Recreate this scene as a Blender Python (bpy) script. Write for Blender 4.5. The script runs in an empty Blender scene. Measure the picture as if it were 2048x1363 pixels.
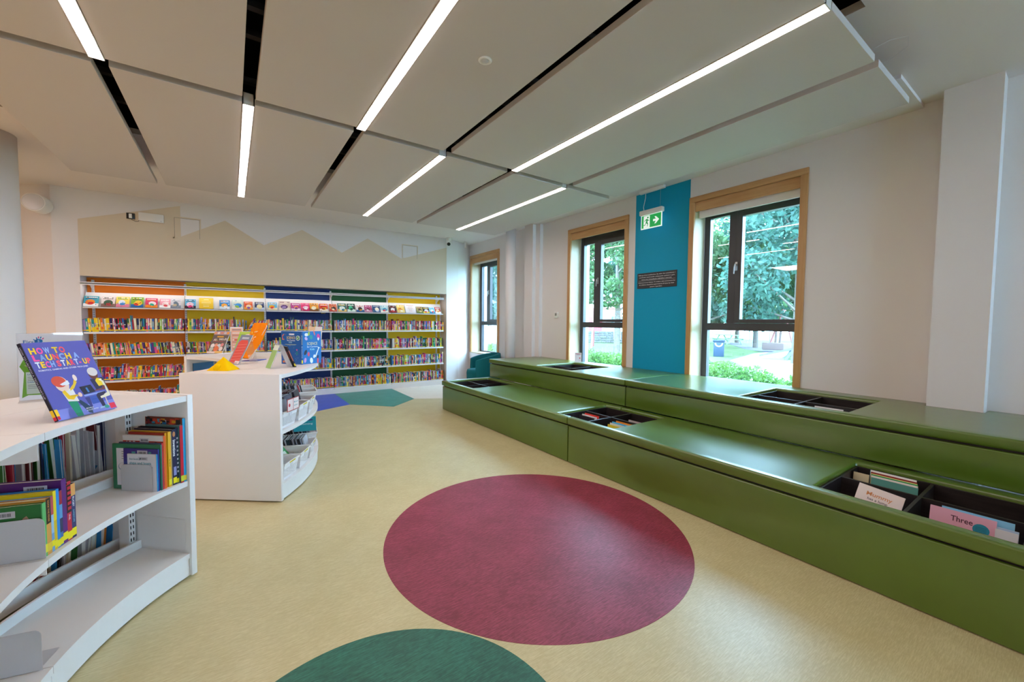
import bpy, math, random
import numpy as np
from mathutils import Vector, Matrix

# ------------------------------------------------------------------ scene, camera, world, exposure
scene = bpy.context.scene
COL = scene.collection
R = math.radians


def lin(h):
    """'#rrggbb' (display colour) -> linear rgb"""
    h = h.lstrip('#')
    o = []
    for i in (0, 2, 4):
        c = int(h[i:i + 2], 16) / 255
        o.append(c / 12.92 if c <= .04045 else ((c + .055) / 1.055) ** 2.4)
    return tuple(o)


cam_d = bpy.data.cameras.new('camera')
cam = bpy.data.objects.new('camera', cam_d)
COL.objects.link(cam)
scene.camera = cam
cam_d.sensor_fit = 'HORIZONTAL'
cam_d.sensor_width = 36
cam_d.lens = 36 * 807.22 / 2048
cam_d.clip_start = .02
cam_d.clip_end = 400
_y, _p, _r = R(34.809), R(2.708), R(.52)
_fw = Vector((math.sin(_y) * math.cos(_p), math.cos(_y) * math.cos(_p), -math.sin(_p)))
_rt = Vector((math.cos(_y), -math.sin(_y), 0))
_up = _rt.cross(_fw)
_r2 = _rt * math.cos(_r) + _up * math.sin(_r)
_u2 = -_rt * math.sin(_r) + _up * math.cos(_r)
m3 = Matrix((_r2, _u2, -_fw)).transposed()
cam.matrix_world = Matrix.Translation((0, 0, 1.4)) @ m3.to_4x4()

world = bpy.data.worlds.new('overcast_sky')
scene.world = world
world.use_nodes = True
wn = world.node_tree.nodes
bg = wn['Background']
bg.inputs['Color'].default_value = (.46, .74, 1.0, 1)
bg.inputs['Strength'].default_value = 13.0

scene.view_settings.view_transform = 'Standard'
scene.view_settings.look = 'None'
scene.view_settings.exposure = 1.4
scene.view_settings.gamma = 1
scene.view_settings.use_curve_mapping = False
scene.cycles.use_denoising = True
scene.cycles.max_bounces = 10
scene.cycles.diffuse_bounces = 5
scene.cycles.glossy_bounces = 4
scene.cycles.transparent_max_bounces = 16
scene.cycles.sample_clamp_indirect = 8

STRIP_POWER = 10.0          # emission of the linear ceiling lights
STRIP_COLOR = (1.0, .86, .82)


def lamp(name, kind, loc, energy, color, size=(1, 1), rot=(0, 0, 0)):
    d = bpy.data.lights.new(name, kind)
    d.energy = energy
    d.color = color
    if kind == 'AREA':
        d.shape = 'RECTANGLE'
        d.size, d.size_y = size
    o = bpy.data.objects.new(name, d)
    o.location = loc
    o.rotation_euler = rot
    COL.objects.link(o)
    return o


# another luminaire of the room, on the ceiling outside the frame
lamp('ceiling_lamp_by_entrance', 'AREA', (-4.4, 4.6, 3.15), 80, (1, .77, .69), (1.2, 2.4))

lamp('rear_fill_lamp', 'AREA', (-3.6, -1.6, 3.15), 55, (1, .78, .70), (1.2, 2.8))  # unseen lamp added at left rear to brighten surfaces facing the camera

# ------------------------------------------------------------------ helpers


class MB:
    def __init__(s):
        s.v, s.f, s.c, s.m = [], [], [], []

    def add(s, vs, fs, col=None, mi=0):
        b = len(s.v)
        s.v += [tuple(v) for v in vs]
        for f in fs:
            s.f.append(tuple(i + b for i in f))
            s.c.append(col)
            s.m.append(mi)
        return s

    def box(s, x0, y0, z0, x1, y1, z1, col=None, mi=0, M=None):
        vs = [(x, y, z) for z in (z0, z1) for y in (y0, y1) for x in (x0, x1)]
        if M is not None:
            vs = [M @ Vector(v) for v in vs]
        return s.add(vs, [(0, 2, 3, 1), (4, 5, 7, 6), (0, 1, 5, 4), (2, 6, 7, 3), (0, 4, 6, 2), (1, 3, 7, 5)], col, mi)

    def poly(s, pts, col=None, mi=0):
        return s.add(pts, [tuple(range(len(pts)))], col, mi)

    def prism(s, pts, z0, z1, col=None, mi=0, M=None):
        n = len(pts)
        vs = [(x, y, z0) for x, y in pts] + [(x, y, z1) for x, y in pts]
        if M is not None:
            vs = [M @ Vector(v) for v in vs]
        fs = [tuple(reversed(range(n))), tuple(range(n, 2 * n))]
        fs += [(i, (i + 1) % n, n + (i + 1) % n, n + i) for i in range(n)]
        return s.add(vs, fs, col, mi)

    def arc(s, cx, cy, r0, r1, a0, a1, z0, z1, n=10, col=None, mi=0):
        vs = []
        for i in range(n + 1):
            a = R(a0 + (a1 - a0) * i / n)
            c, d = math.cos(a), math.sin(a)
            for r, z in ((r0, z0), (r1, z0), (r1, z1), (r0, z1)):
                vs.append((cx + r * c, cy + r * d, z))
        fs = []
        for i in range(n):
            a, b = 4 * i, 4 * i + 4
            for k in range(4):
                k2 = (k + 1) % 4
                fs.append((a + k, a + k2, b + k2, b + k))
        fs += [(3, 2, 1, 0), (4 * n, 4 * n + 1, 4 * n + 2, 4 * n + 3)]
        return s.add(vs, fs, col, mi)

    def lathe(s, prof, n=24, col=None, mi=0, M=None, cap=True):
        vs = []
        for r, z in prof:
            for i in range(n):
                a = 2 * math.pi * i / n
                vs.append(Vector((r * math.cos(a), r * math.sin(a), z)))
        if M is not None:
            vs = [M @ v for v in vs]
        fs = []
        for k in range(len(prof) - 1):
            for i in range(n):
                j = (i + 1) % n
                fs.append((k * n + i, k * n + j, (k + 1) * n + j, (k + 1) * n + i))
        if cap:
            fs.append(tuple(reversed(range(n))))
            t = (len(prof) - 1) * n
            fs.append(tuple(range(t, t + n)))
        return s.add(vs, fs, col, mi)

    def tube(s, path, r, n=8, col=None, mi=0):
        path = [Vector(p) for p in path]
        vs = []
        for i, p in enumerate(path):
            d = (path[min(i + 1, len(path) - 1)] - path[max(i - 1, 0)]).normalized()
            a = d.orthogonal().normalized() if i == 0 else (a - d * a.dot(d)).normalized()
            b = d.cross(a)
            rr = r[i] if isinstance(r, (list, tuple)) else r
            for k in range(n):
                t = 2 * math.pi * k / n
                vs.append(p + (a * math.cos(t) + b * math.sin(t)) * rr)
        fs = []
        for i in range(len(path) - 1):
            for k in range(n):
                j = (k + 1) % n
                fs.append((i * n + k, i * n + j, (i + 1) * n + j, (i + 1) * n + k))
        fs.append(tuple(reversed(range(n))))
        fs.append(tuple(range((len(path) - 1) * n, len(path) * n)))
        return s.add(vs, fs, col, mi)


def mesh_of(name, mb, mats):
    me = bpy.data.meshes.new(name)
    me.from_pydata(mb.v, [], mb.f)
    for m in mats:
        me.materials.append(m)
    if any(mb.m):
        me.polygons.foreach_set('material_index', mb.m)
    if any(c is not None for c in mb.c):
        at = me.color_attributes.new('Col', 'FLOAT_COLOR', 'CORNER')
        buf = []
        for f, c in zip(mb.f, mb.c):
            c = lin(c) if isinstance(c, str) else (c or (1, 1, 1))
            buf += [c[0], c[1], c[2], 1.0] * len(f)
        at.data.foreach_set('color', buf)
    me.update()
    return me


def obj(name, mb, mats, parent=None, loc=None, bevel=0, seg=2, smooth=False, label=None, kind=None, M=None):
    if not isinstance(mats, (list, tuple)):
        mats = [mats]
    o = bpy.data.objects.new(name, mesh_of(name, mb, mats))
    COL.objects.link(o)
    if parent:
        o.parent = parent
    if loc:
        o.location = loc
    if M is not None:
        o.matrix_basis = M
    if smooth:
        for p in o.data.polygons:
            p.use_smooth = True
    if bevel:
        b = o.modifiers.new('bevel', 'BEVEL')
        b.width = bevel
        b.segments = seg
        b.limit_method = 'ANGLE'
        b.angle_limit = R(40)
        b.harden_normals = False
        for p in o.data.polygons:
            p.use_smooth = True
        o.data.set_sharp_from_angle(angle=R(38)) if seg < 2 else None
    if label:
        o['label'] = label
    if kind:
        o['kind'] = kind
    return o


def tag(o, label, cat, group=None, kind=None):
    o['label'] = label
    o['category'] = cat
    if group:
        o['group'] = group
    if kind:
        o['kind'] = kind
    return o


def thing(name, label, cat, loc=(0, 0, 0), rz=0, group=None, M=None):
    o = bpy.data.objects.new(name, None)
    COL.objects.link(o)
    o.empty_display_size = .1
    if M is not None:
        o.matrix_basis = M
    else:
        o.location = loc
        o.rotation_euler = (0, 0, rz)
    return tag(o, label, cat, group)


def structure(name, mb=None, mats=None, parent=None, **k):
    if mb is None:
        o = bpy.data.objects.new(name, None)
        COL.objects.link(o)
        o['kind'] = 'structure'
        return o
    return obj(name, mb, mats, parent, kind=None if parent else 'structure', **k)


def frame_matrix(o, x, y, z):
    m = Matrix((Vector(x), Vector(y), Vector(z))).transposed().to_4x4()
    return Matrix.Translation(o) @ m


_font_cache = {}


def glyphs(body, bold=0):
    if (body, bold) not in _font_cache:
        cu = bpy.data.curves.new('lettering', 'FONT')
        cu.body = body
        cu.size = 1
        cu.resolution_u = 3
        cu.offset = bold
        t = bpy.data.objects.new('lettering', cu)
        me = bpy.data.meshes.new_from_object(t)
        vs = [tuple(v.co) for v in me.vertices]
        fs = [tuple(p.vertices) for p in me.polygons]
        bpy.data.objects.remove(t)
        bpy.data.curves.remove(cu)
        bpy.data.meshes.remove(me)
        _font_cache[(body, bold)] = (vs, fs)
    return _font_cache[(body, bold)]


_ONES = 'zeroth first second third fourth fifth sixth seventh eighth ninth tenth eleventh twelfth thirteenth fourteenth fifteenth sixteenth seventeenth eighteenth nineteenth'.split()
_TENS = {20: 'twenty', 30: 'thirty', 40: 'forty', 50: 'fifty', 60: 'sixty', 70: 'seventy', 80: 'eighty', 90: 'ninety'}
_TENTH = {20: 'twentieth', 30: 'thirtieth', 40: 'fortieth', 50: 'fiftieth', 60: 'sixtieth', 70: 'seventieth', 80: 'eightieth', 90: 'ninetieth'}


def nth(k):
    if k < 20:
        return _ONES[k]
    return _TENTH[k // 10 * 10] if k % 10 == 0 else _TENS[k // 10 * 10] + '-' + _ONES[k % 10]


def put_text(mb, body, o, u, n, height=None, width=None, col='#ffffff', eps=.0006, align='L', bold=.012):
    """flat lettering on the plane through o with reading direction u and normal n"""
    vs, fs = glyphs(body, bold)
    if not vs:
        return 0
    u, n, o = Vector(u).normalized(), Vector(n).normalized(), Vector(o)
    v = n.cross(u)
    xs = [p[0] for p in vs]
    x0, x1 = min(xs), max(xs)
    sy = (height / .7) if height else width / (x1 - x0)
    sx = width / (x1 - x0) if width else sy
    w = (x1 - x0) * sx
    off = {'L': 0, 'C': -w / 2, 'R': -w}[align]
    mb.add([o + u * ((p[0] - x0) * sx + off) + v * (p[1] * sy) + n * eps for p in vs], fs, col)
    return w


def decal(mb, o, u, n, pts, col, eps=.0004):
    u, n, o = Vector(u).normalized(), Vector(n).normalized(), Vector(o)
    v = n.cross(u)
    P = [o + u * a + v * b + n * eps for a, b in pts]
    area = sum(pts[i][0] * pts[(i + 1) % len(pts)][1] - pts[(i + 1) % len(pts)][0] * pts[i][1] for i in range(len(pts)))
    if area < 0:
        P.reverse()
    mb.poly(P, col)


def rectp(x0, y0, x1, y1):
    return [(x0, y0), (x1, y0), (x1, y1), (x0, y1)]


def disc(cx, cy, rx, ry=None, n=18, a=0):
    ry = ry or rx
    ca, sa = math.cos(a), math.sin(a)
    o = []
    for i in range(n):
        t = 2 * math.pi * i / n
        x, y = rx * math.cos(t), ry * math.sin(t)
        o.append((cx + x * ca - y * sa, cy + x * sa + y * ca))
    return o


# ------------------------------------------------------------------ materials
MATS = {}


def mat(name, color='#ffffff', rough=.5, spec=.5, metal=0, emit=None, emit_s=0, attr=False, bump=None, coat=0, vary=None):
    m = bpy.data.materials.new(name)
    m.use_nodes = True
    nt = m.node_tree
    b = nt.nodes['Principled BSDF']
    c = lin(color) if isinstance(color, str) else color
    b.inputs['Base Color'].default_value = (*c, 1)
    b.inputs['Roughness'].default_value = rough
    b.inputs['Specular IOR Level'].default_value = spec
    b.inputs['Metallic'].default_value = metal
    b.inputs['Coat Weight'].default_value = coat
    if emit:
        b.inputs['Emission Color'].default_value = (*emit, 1)
        b.inputs['Emission Strength'].default_value = emit_s
    if attr:
        a = nt.nodes.new('ShaderNodeAttribute')
        a.attribute_name = 'Col'
        nt.links.new(a.outputs['Color'], b.inputs['Base Color'])
    if bump or vary:
        tc = nt.nodes.new('ShaderNodeTexCoord')
    if bump:
        sc, st = bump
        n = nt.nodes.new('ShaderNodeTexNoise')
        n.inputs['Scale'].default_value = sc
        n.inputs['Detail'].default_value = 4
        bm = nt.nodes.new('ShaderNodeBump')
        bm.inputs['Strength'].default_value = st
        bm.inputs['Distance'].default_value = .01
        nt.links.new(tc.outputs['Object'], n.inputs['Vector'])
        nt.links.new(n.outputs['Fac'], bm.inputs['Height'])
        nt.links.new(bm.outputs['Normal'], b.inputs['Normal'])
    if vary:
        sc, col2 = vary[0], vary[1]
        stretch = vary[2] if len(vary) > 2 else (1, 1, 1)
        mp = nt.nodes.new('ShaderNodeMapping')
        mp.inputs['Scale'].default_value = stretch
        n = nt.nodes.new('ShaderNodeTexNoise')
        n.inputs['Scale'].default_value = sc
        n.inputs['Detail'].default_value = 5
        n.inputs['Roughness'].default_value = .65
        cr = nt.nodes.new('ShaderNodeValToRGB')
        cr.color_ramp.elements[0].position = .35
        cr.color_ramp.elements[1].position = .68
        cr.color_ramp.elements[0].color = (*c, 1)
        cr.color_ramp.elements[1].color = (*lin(col2), 1)
        nt.links.new(tc.outputs['Object'], mp.inputs['Vector'])
        nt.links.new(mp.outputs['Vector'], n.inputs['Vector'])
        nt.links.new(n.outputs['Fac'], cr.inputs['Fac'])
        nt.links.new(cr.outputs['Color'], b.inputs['Base Color'])
    MATS[name] = m
    return m


def linoleum(name, dark, light, rough=.42):
    """marbled sheet flooring: short crossed streaks of a second tone"""
    m = mat(name, dark, rough, .4)
    nt = m.node_tree
    b = nt.nodes['Principled BSDF']
    tc = nt.nodes.new('ShaderNodeTexCoord')
    outs = []
    for rot, sc in ((R(38), (18, 210, 1)), (R(-47), (18, 210, 1)), (R(5), (60, 60, 1))):
        mp = nt.nodes.new('ShaderNodeMapping')
        mp.inputs['Rotation'].default_value = (0, 0, rot)
        mp.inputs['Scale'].default_value = sc
        n = nt.nodes.new('ShaderNodeTexNoise')
        n.inputs['Scale'].default_value = 1
        n.inputs['Detail'].default_value = 3
        nt.links.new(tc.outputs['Object'], mp.inputs['Vector'])
        nt.links.new(mp.outputs['Vector'], n.inputs['Vector'])
        outs.append(n)
    mx = nt.nodes.new('ShaderNodeMath')
    mx.operation = 'MAXIMUM'
    nt.links.new(outs[0].outputs['Fac'], mx.inputs[0])
    nt.links.new(outs[1].outputs['Fac'], mx.inputs[1])
    big = nt.nodes.new('ShaderNodeTexNoise')
    big.inputs['Scale'].default_value = 5
    nt.links.new(tc.outputs['Object'], big.inputs['Vector'])
    ad = nt.nodes.new('ShaderNodeMath')
    ad.operation = 'MULTIPLY_ADD'
    ad.inputs[1].default_value = .3
    nt.links.new(big.outputs['Fac'], ad.inputs[0])
    nt.links.new(mx.outputs['Value'], ad.inputs[2])
    ad2 = nt.nodes.new('ShaderNodeMath')
    ad2.operation = 'MULTIPLY_ADD'
    ad2.inputs[1].default_value = .25
    nt.links.new(outs[2].outputs['Fac'], ad2.inputs[0])
    nt.links.new(ad.outputs['Value'], ad2.inputs[2])
    cr = nt.nodes.new('ShaderNodeValToRGB')
    cr.color_ramp.elements[0].position = .72
    cr.color_ramp.elements[1].position = 1.0
    cr.color_ramp.elements[0].color = (*lin(dark), 1)
    cr.color_ramp.elements[1].color = (*lin(light), 1)
    nt.links.new(ad2.outputs['Value'], cr.inputs['Fac'])
    nt.links.new(cr.outputs['Color'], b.inputs['Base Color'])
    return m


def glassy(name, tint, gloss=.06, rough=.0, edge=.6):
    """clear sheet: mostly transmits, mirrors more at grazing angles"""
    m = bpy.data.materials.new(name)
    m.use_nodes = True
    nt = m.node_tree
    for n in list(nt.nodes):
        nt.nodes.remove(n)
    out = nt.nodes.new('ShaderNodeOutputMaterial')
    tr = nt.nodes.new('ShaderNodeBsdfTransparent')
    tr.inputs['Color'].default_value = (*tint, 1)
    gl = nt.nodes.new('ShaderNodeBsdfGlossy')
    gl.inputs['Roughness'].default_value = rough
    lw = nt.nodes.new('ShaderNodeLayerWeight')
    lw.inputs['Blend'].default_value = .2
    mr = nt.nodes.new('ShaderNodeMapRange')
    mr.inputs['To Min'].default_value = gloss
    mr.inputs['To Max'].default_value = edge
    mx = nt.nodes.new('ShaderNodeMixShader')
    nt.links.new(lw.outputs['Fresnel'], mr.inputs['Value'])
    nt.links.new(mr.outputs['Result'], mx.inputs['Fac'])
    nt.links.new(tr.outputs['BSDF'], mx.inputs[1])
    nt.links.new(gl.outputs['BSDF'], mx.inputs[2])
    nt.links.new(mx.outputs['Shader'], out.inputs['Surface'])
    MATS[name] = m
    return m


def leafy(name, c1, c2):
    m = mat(name, c1, .5, .3, vary=(1.5, c2))
    nt = m.node_tree
    b = nt.nodes['Principled BSDF']
    tl = nt.nodes.new('ShaderNodeBsdfTranslucent')
    out = nt.nodes['Material Output']
    src = b.inputs['Base Color'].links[0].from_socket
    nt.links.new(src, tl.inputs['Color'])
    mx = nt.nodes.new('ShaderNodeMixShader')
    mx.inputs['Fac'].default_value = .5
    nt.links.new(b.outputs['BSDF'], mx.inputs[1])
    nt.links.new(tl.outputs['BSDF'], mx.inputs[2])
    nt.links.new(mx.outputs['Shader'], out.inputs['Surface'])
    return m


def perforated(name, color, pitch=.011, hole=.30):
    """moulded plastic with a grid of real openings, set out on the object's own x+y and z"""
    m = mat(name, color, .35, .5)
    nt = m.node_tree
    b = nt.nodes['Principled BSDF']
    out = nt.nodes['Material Output']
    uv = nt.nodes.new('ShaderNodeAttribute')
    uv.attribute_name = 'Grid'
    mul = nt.nodes.new('ShaderNodeVectorMath')
    mul.operation = 'SCALE'
    mul.inputs['Scale'].default_value = 1 / pitch
    fr = nt.nodes.new('ShaderNodeVectorMath')
    fr.operation = 'FRACTION'
    sb = nt.nodes.new('ShaderNodeVectorMath')
    sb.operation = 'SUBTRACT'
    sb.inputs[1].default_value = (.5, .5, 0)
    sp = nt.nodes.new('ShaderNodeVectorMath')
    sp.operation = 'MULTIPLY'
    sp.inputs[1].default_value = (1, 1, 0)
    ln = nt.nodes.new('ShaderNodeVectorMath')
    ln.operation = 'LENGTH'
    lt = nt.nodes.new('ShaderNodeMath')
    lt.operation = 'LESS_THAN'
    lt.inputs[1].default_value = hole
    sx = nt.nodes.new('ShaderNodeSeparateXYZ')
    gt = nt.nodes.new('ShaderNodeMath')
    gt.operation = 'GREATER_THAN'
    gt.inputs[1].default_value = .5
    an = nt.nodes.new('ShaderNodeMath')
    an.operation = 'MULTIPLY'
    tr = nt.nodes.new('ShaderNodeBsdfTransparent')
    mx = nt.nodes.new('ShaderNodeMixShader')
    L = nt.links.new
    L(uv.outputs['Vector'], mul.inputs[0])
    L(mul.outputs['Vector'], fr.inputs[0])
    L(fr.outputs['Vector'], sb.inputs[0])
    L(sb.outputs['Vector'], sp.inputs[0])
    L(sp.outputs['Vector'], ln.inputs[0])
    L(ln.outputs['Value'], lt.inputs[0])
    L(uv.outputs['Vector'], sx.inputs[0])
    L(sx.outputs['Z'], gt.inputs[0])
    L(lt.outputs['Value'], an.inputs[0])
    L(gt.outputs['Value'], an.inputs[1])
    L(an.outputs['Value'], mx.inputs['Fac'])
    L(b.outputs['BSDF'], mx.inputs[1])
    L(tr.outputs['BSDF'], mx.inputs[2])
    L(mx.outputs['Shader'], out.inputs['Surface'])
    return m


mat('wall_paint', '#e4dddb', .75, .25, bump=(180, .03))
mat('ceiling_paint', '#e2dad8', .8, .2)
mat('panel_white', '#cec6c4', .8, .2, bump=(300, .02))
mat('mural_paint', '#dccab2', .75, .25)
mat('teal_paint', '#009cc4', .6, .3)
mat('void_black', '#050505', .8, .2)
mat('steel_dull', '#4a4542', .5, .4, metal=.6)
mat('white_laminate', '#e6e2e0', .42, .45)
mat('white_metal', '#e6e3e2', .35, .5)
mat('white_plastic', '#e8e5e2', .4, .5)
mat('orange_panel', '#f07d08', .55, .35)
mat('yellow_panel', '#ecc000', .55, .35)
mat('navy_panel', '#062a6c', .55, .35)
mat('green_panel', '#0b5226', .55, .35)
mat('birch', '#c08e5b', .45, .4, vary=(3, '#cfa06d', (1, 9, .6)))
mat('birch_h', '#c08e5b', .45, .4, vary=(3, '#cfa06d', (1, .6, 9)))
mat('birch_pale', '#c4b394', .45, .4, vary=(3, '#d0c1a4', (1, 6, .6)))
mat('window_dark', '#413f45', .4, .5)
mat('outer_render', '#c9cdd2', .8, .2)
mat('vinyl', '#52701a', .36, .4, bump=(9, .02), vary=(1.2, '#4c6817'), coat=.75)
_b = MATS['vinyl'].node_tree.nodes['Principled BSDF']
_b.inputs['Coat Roughness'].default_value = .24
_b.inputs['Coat IOR'].default_value = 1.7
mat('bin_wood', '#1b1718', .4, .5, vary=(2, '#2b2526', (2, 2, 30)))
mat('print', attr=True, rough=.38, spec=.4)
mat('paper', attr=True, rough=.7, spec=.3)
mat('thin_sheet', attr=True, rough=.6, spec=.3)
_nt = MATS['thin_sheet'].node_tree
_tl = _nt.nodes.new('ShaderNodeBsdfTranslucent')
_mx = _nt.nodes.new('ShaderNodeMixShader')
_at = [x for x in _nt.nodes if x.type == 'ATTRIBUTE'][0]
_nt.links.new(_at.outputs['Color'], _tl.inputs['Color'])
_nt.links.new(_nt.nodes['Principled BSDF'].outputs['BSDF'], _mx.inputs[1])
_nt.links.new(_tl.outputs['BSDF'], _mx.inputs[2])
_nt.links.new(_mx.outputs['Shader'], _nt.nodes['Material Output'].inputs['Surface'])
mat('bookend', '#c9c7ca', .35, .5, metal=.2)
mat('lamp_diffuser', '#ffffff', .5, emit=STRIP_COLOR, emit_s=STRIP_POWER)
mat('led_strip', '#ffffff', .5, emit=(1, .93, .86), emit_s=4.5)
mat('black_plastic', '#0e0e10', .35, .5)
mat('steel', '#b5b8bc', .28, .5, metal=.9)
mat('teal_fabric', '#13707c', .8, .2, bump=(120, .2))
mat('yellow_felt', '#f5c400', .85, .1, bump=(160, .2))
mat('orange_cloth', '#f58a0c', .8, .15, bump=(60, .2))
mat('sign_light', attr=True, rough=.4)
glassy('pane_glass', (.93, .98, 1.0), .04, 0, .5)
glassy('acrylic', (.98, .985, .99), .03, .02, .35)
perforated('basket_plastic', '#eae8ea')
linoleum('lino_sand', '#beb184', '#d0c59b', .36)
linoleum('lino_red', '#782538', '#a4405a', .42)
linoleum('lino_green', '#1c5648', '#2f7a66', .42)
linoleum('lino_sea', '#3b8578', '#559d90', .4)
linoleum('lino_blue', '#3552c0', '#4a69d2', .4)
linoleum('lino_pink', '#dccab6', '#eadccb', .4)
mat('grass', '#51613f', .9, .1, vary=(1.5, '#66754f'))
mat('gravel_path', '#8f8b8e', .9, .1, vary=(6, '#9c989c'))
mat('tarmac', '#625d6a', .9, .1, vary=(4, '#716c7a'))
leafy('leaf_mid', '#35553a', '#5d7a4c')
leafy('leaf_blue', '#2c4d47', '#4f7462')
leafy('leaf_hedge', '#33582f', '#64853f')
leafy('leaf_far', '#44584a', '#64755f')
mat('bark', '#5a524b', .9, .1, vary=(12, '#6f665e'))
mat('stone', '#6d6a6a', .9, .1, vary=(9, '#918c88'))
mat('house_cream', '#b9a29c', .8, .2)
mat('house_white', '#b4b6b8', .8, .2)
mat('roof_slate', '#6a6f7a', .8, .2)
mat('door_red', '#b24a55', .5, .4)
mat('frame_green', '#3d9a8c', .5, .4)
mat('bin_blue', '#20344a', .5, .4)
mat('timber_brown', '#7a6560', .8, .2)
mat('pole_red', '#b06a6a', .5, .4)
mat('picnic_green', '#7d9a7c', .7, .2)
PR = MATS['print']

# ------------------------------------------------------------------ setting: floor
XW, YB, ZC = 4.70, 8.20, 3.21
fl = structure('floor', MB().box(-15, -15, -.12, XW + .02, 10.6, 0), MATS['lino_sand'])


def inlay(name, pts, m, label, z=.0012):
    structure(name, MB().prism(pts, -.004, z), MATS[m], fl, label=label)


inlay('round_inlay', [(1.665 + .983 * math.cos(2 * math.pi * i / 120), 2.096 + .983 * math.sin(2 * math.pi * i / 120)) for i in range(120)],
      'lino_red', 'round dark red flooring inlay')
inlay('round_inlay', [(.337 + .644 * math.cos(2 * math.pi * i / 96), 1.144 + .644 * math.sin(2 * math.pi * i / 96)) for i in range(96)],
      'lino_green', 'round dark green flooring inlay', .0010)
inlay('angular_inlay', [(1.593, 8.22), (1.598, 7.016), (2.154, 6.464), (2.683, 6.931), (2.69, 8.22)], 'lino_sea', 'five-sided sea green flooring inlay')
inlay('angular_inlay', [(.45, 8.22), (.45, 6.48), (1.054, 6.758), (1.598, 7.016), (1.593, 8.22)], 'lino_blue', 'blue flooring inlay beside the sea green one')
inlay('angular_inlay', [(2.69, 8.22), (2.683, 6.931), (3.103, 6.70), (4.69, 6.72), (4.69, 8.55), (3.9, 8.22)], 'lino_pink', 'pale pink flooring inlay in the far corner')

# ------------------------------------------------------------------ setting: walls
# book wall with the niche for the shelving
NX0, NX1, NZ = -1.745, 3.925, 2.0
w = MB()
w.box(-2.0, YB, 0, NX0, YB + .5, ZC)
w.box(NX0, YB, NZ, NX1, YB + .5, ZC)
w.box(NX0, YB + .32, 0, NX1, YB + .5, NZ)
w.prism([(NX1, YB), (4.28, 8.33), (XW, 8.58), (XW, 8.9), (NX1, 8.9)], 0, ZC)
wall_back = structure('wall_back', w, MATS['wall_paint'])
mur = [(-1.745, 2.79), (-.621, 3.155), (-.62, 2.683), (-.053, 3.014), (.487, 2.678), (1.077, 3.018), (1.751, 2.682), (2.226, 3.008),
       (2.907, 2.68), (3.922, 3.018), (3.922, NZ), (-1.745, NZ)]
mm = MB()
n = len(mur)
mm.add([(x, YB - .0015, z) for x, z in mur], [(0, 1, 2), (0, 2, 10, 11), (2, 3, 4), (4, 5, 6), (6, 7, 8), (8, 9, 10), (2, 4, 6, 8, 10)])
structure('painted_mural', mm, MATS['mural_paint'], wall_back, label='beige zigzag mountain band painted on the wall')
# access panels in the wall
for x0, x1, z0, z1 in ((-.715, -.368, 2.65, 2.988), (2.915, 3.262, 2.683, 2.98)):
    p = MB()
    for a, b, c, d in ((x0, x1, z1 - .018, z1), (x0, x1, z0, z0 + .018), (x0, x0 + .018, z0, z1), (x1 - .018, x1, z0, z1)):
        p.box(a, YB - .004, c, b, YB + .001, d)
    hatch = structure('access_hatch', p, MATS['mural_paint'], wall_back, label='flush access hatch rim in the upper wall')
    g = MB()
    for a, b, c, d in ((x0 + .018, x1 - .018, z1 - .021, z1 - .018), (x0 + .018, x0 + .021, z0 + .02, z1 - .02), (x1 - .021, x1 - .018, z0 + .02, z1 - .02)):
        g.box(a, YB - .0022, c, b, YB + .001, d)
    structure('shadow_gap', g, MATS['steel_dull'], hatch)

w = MB()
w.prism([(-2.0, YB), (-2.0, YB + .5), (-4.6, YB + 2.3), (-4.6, YB + 1.8)], 0, ZC)
w.box(-15, YB + 1.8, 0, -4.6, YB + 2.3, ZC)
structure('wall_left', w, MATS['wall_paint'])
structure('wall_far_left', MB().box(-15, -7.2, 0, -14.8, 10.6, ZC), MATS['wall_paint'])
structure('wall_rear', MB().box(-15, -7.2, 0, 1.0, -7, ZC).box(4.3, -7.2, 0, XW, -7, ZC).box(1.0, -7.2, 0, 4.3, -7, .8).box(1.0, -7.2, 2.7, 4.3, -7, ZC), MATS['wall_paint'])
w5 = structure('rear_fill_window')  # unseen window added behind the camera to let in bluish daylight
wf = MB()
for xa in (1.0, 2.07, 3.14, 4.21):
    wf.box(xa, -7.14, .8, xa + .09, -7.06, 2.7)
wf.box(1.09, -7.14, .8, 4.21, -7.06, .88).box(1.09, -7.14, 2.62, 4.21, -7.06, 2.7)
obj('window_frame', wf, MATS['window_dark'], w5)
for xa in (1.09, 2.16, 3.23):
    obj('pane', MB().box(xa, -7.105, .88, xa + .98, -7.1, 2.62), MATS['pane_glass'], w5)
structure('baseboard_back', MB().prism([(NX1 + .01, YB - .012), (4.275, 8.318), (XW, 8.565), (XW, 8.6), (4.27, 8.34), (NX1 + .01, YB + .02)], 0, .1), MATS['white_laminate'])

# window wall, pierced by the windows (glazing line at x = 4.93)
WINS = [(1.66, 2.915, .70), (3.85, 5.11, .70), (7.245, 8.51, .68), (-3.0, -1.745, .70)]
WZ1 = 2.945
XO = XW + .40
ys = sorted(WINS)
w = MB()
edge = -15
for y0, y1, zb in ys:
    w.box(XW, edge, 0, XO, y0 + .05, ZC)
    w.box(XW, y0 + .05, 0, XO, y1 - .05, zb)
    w.box(XW, y0 + .05, WZ1 - .05, XO, y1 - .05, ZC)
    edge = y1 - .05
w.box(XW, edge, 0, XO, 9.2, ZC)
wall_right = structure('wall_right', w, MATS['wall_paint'])
ow = MB()
edge = -15
for y0, y1, zb in ys:
    ow.box(XO, edge, -.3, XO + .05, y0 + .05, ZC + .6)
    ow.box(XO, y0 + .05, -.3, XO + .05, y1 - .05, zb)
    ow.box(XO, y0 + .05, WZ1 - .05, XO + .05, y1 - .05, ZC + .6)
    edge = y1 - .05
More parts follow.
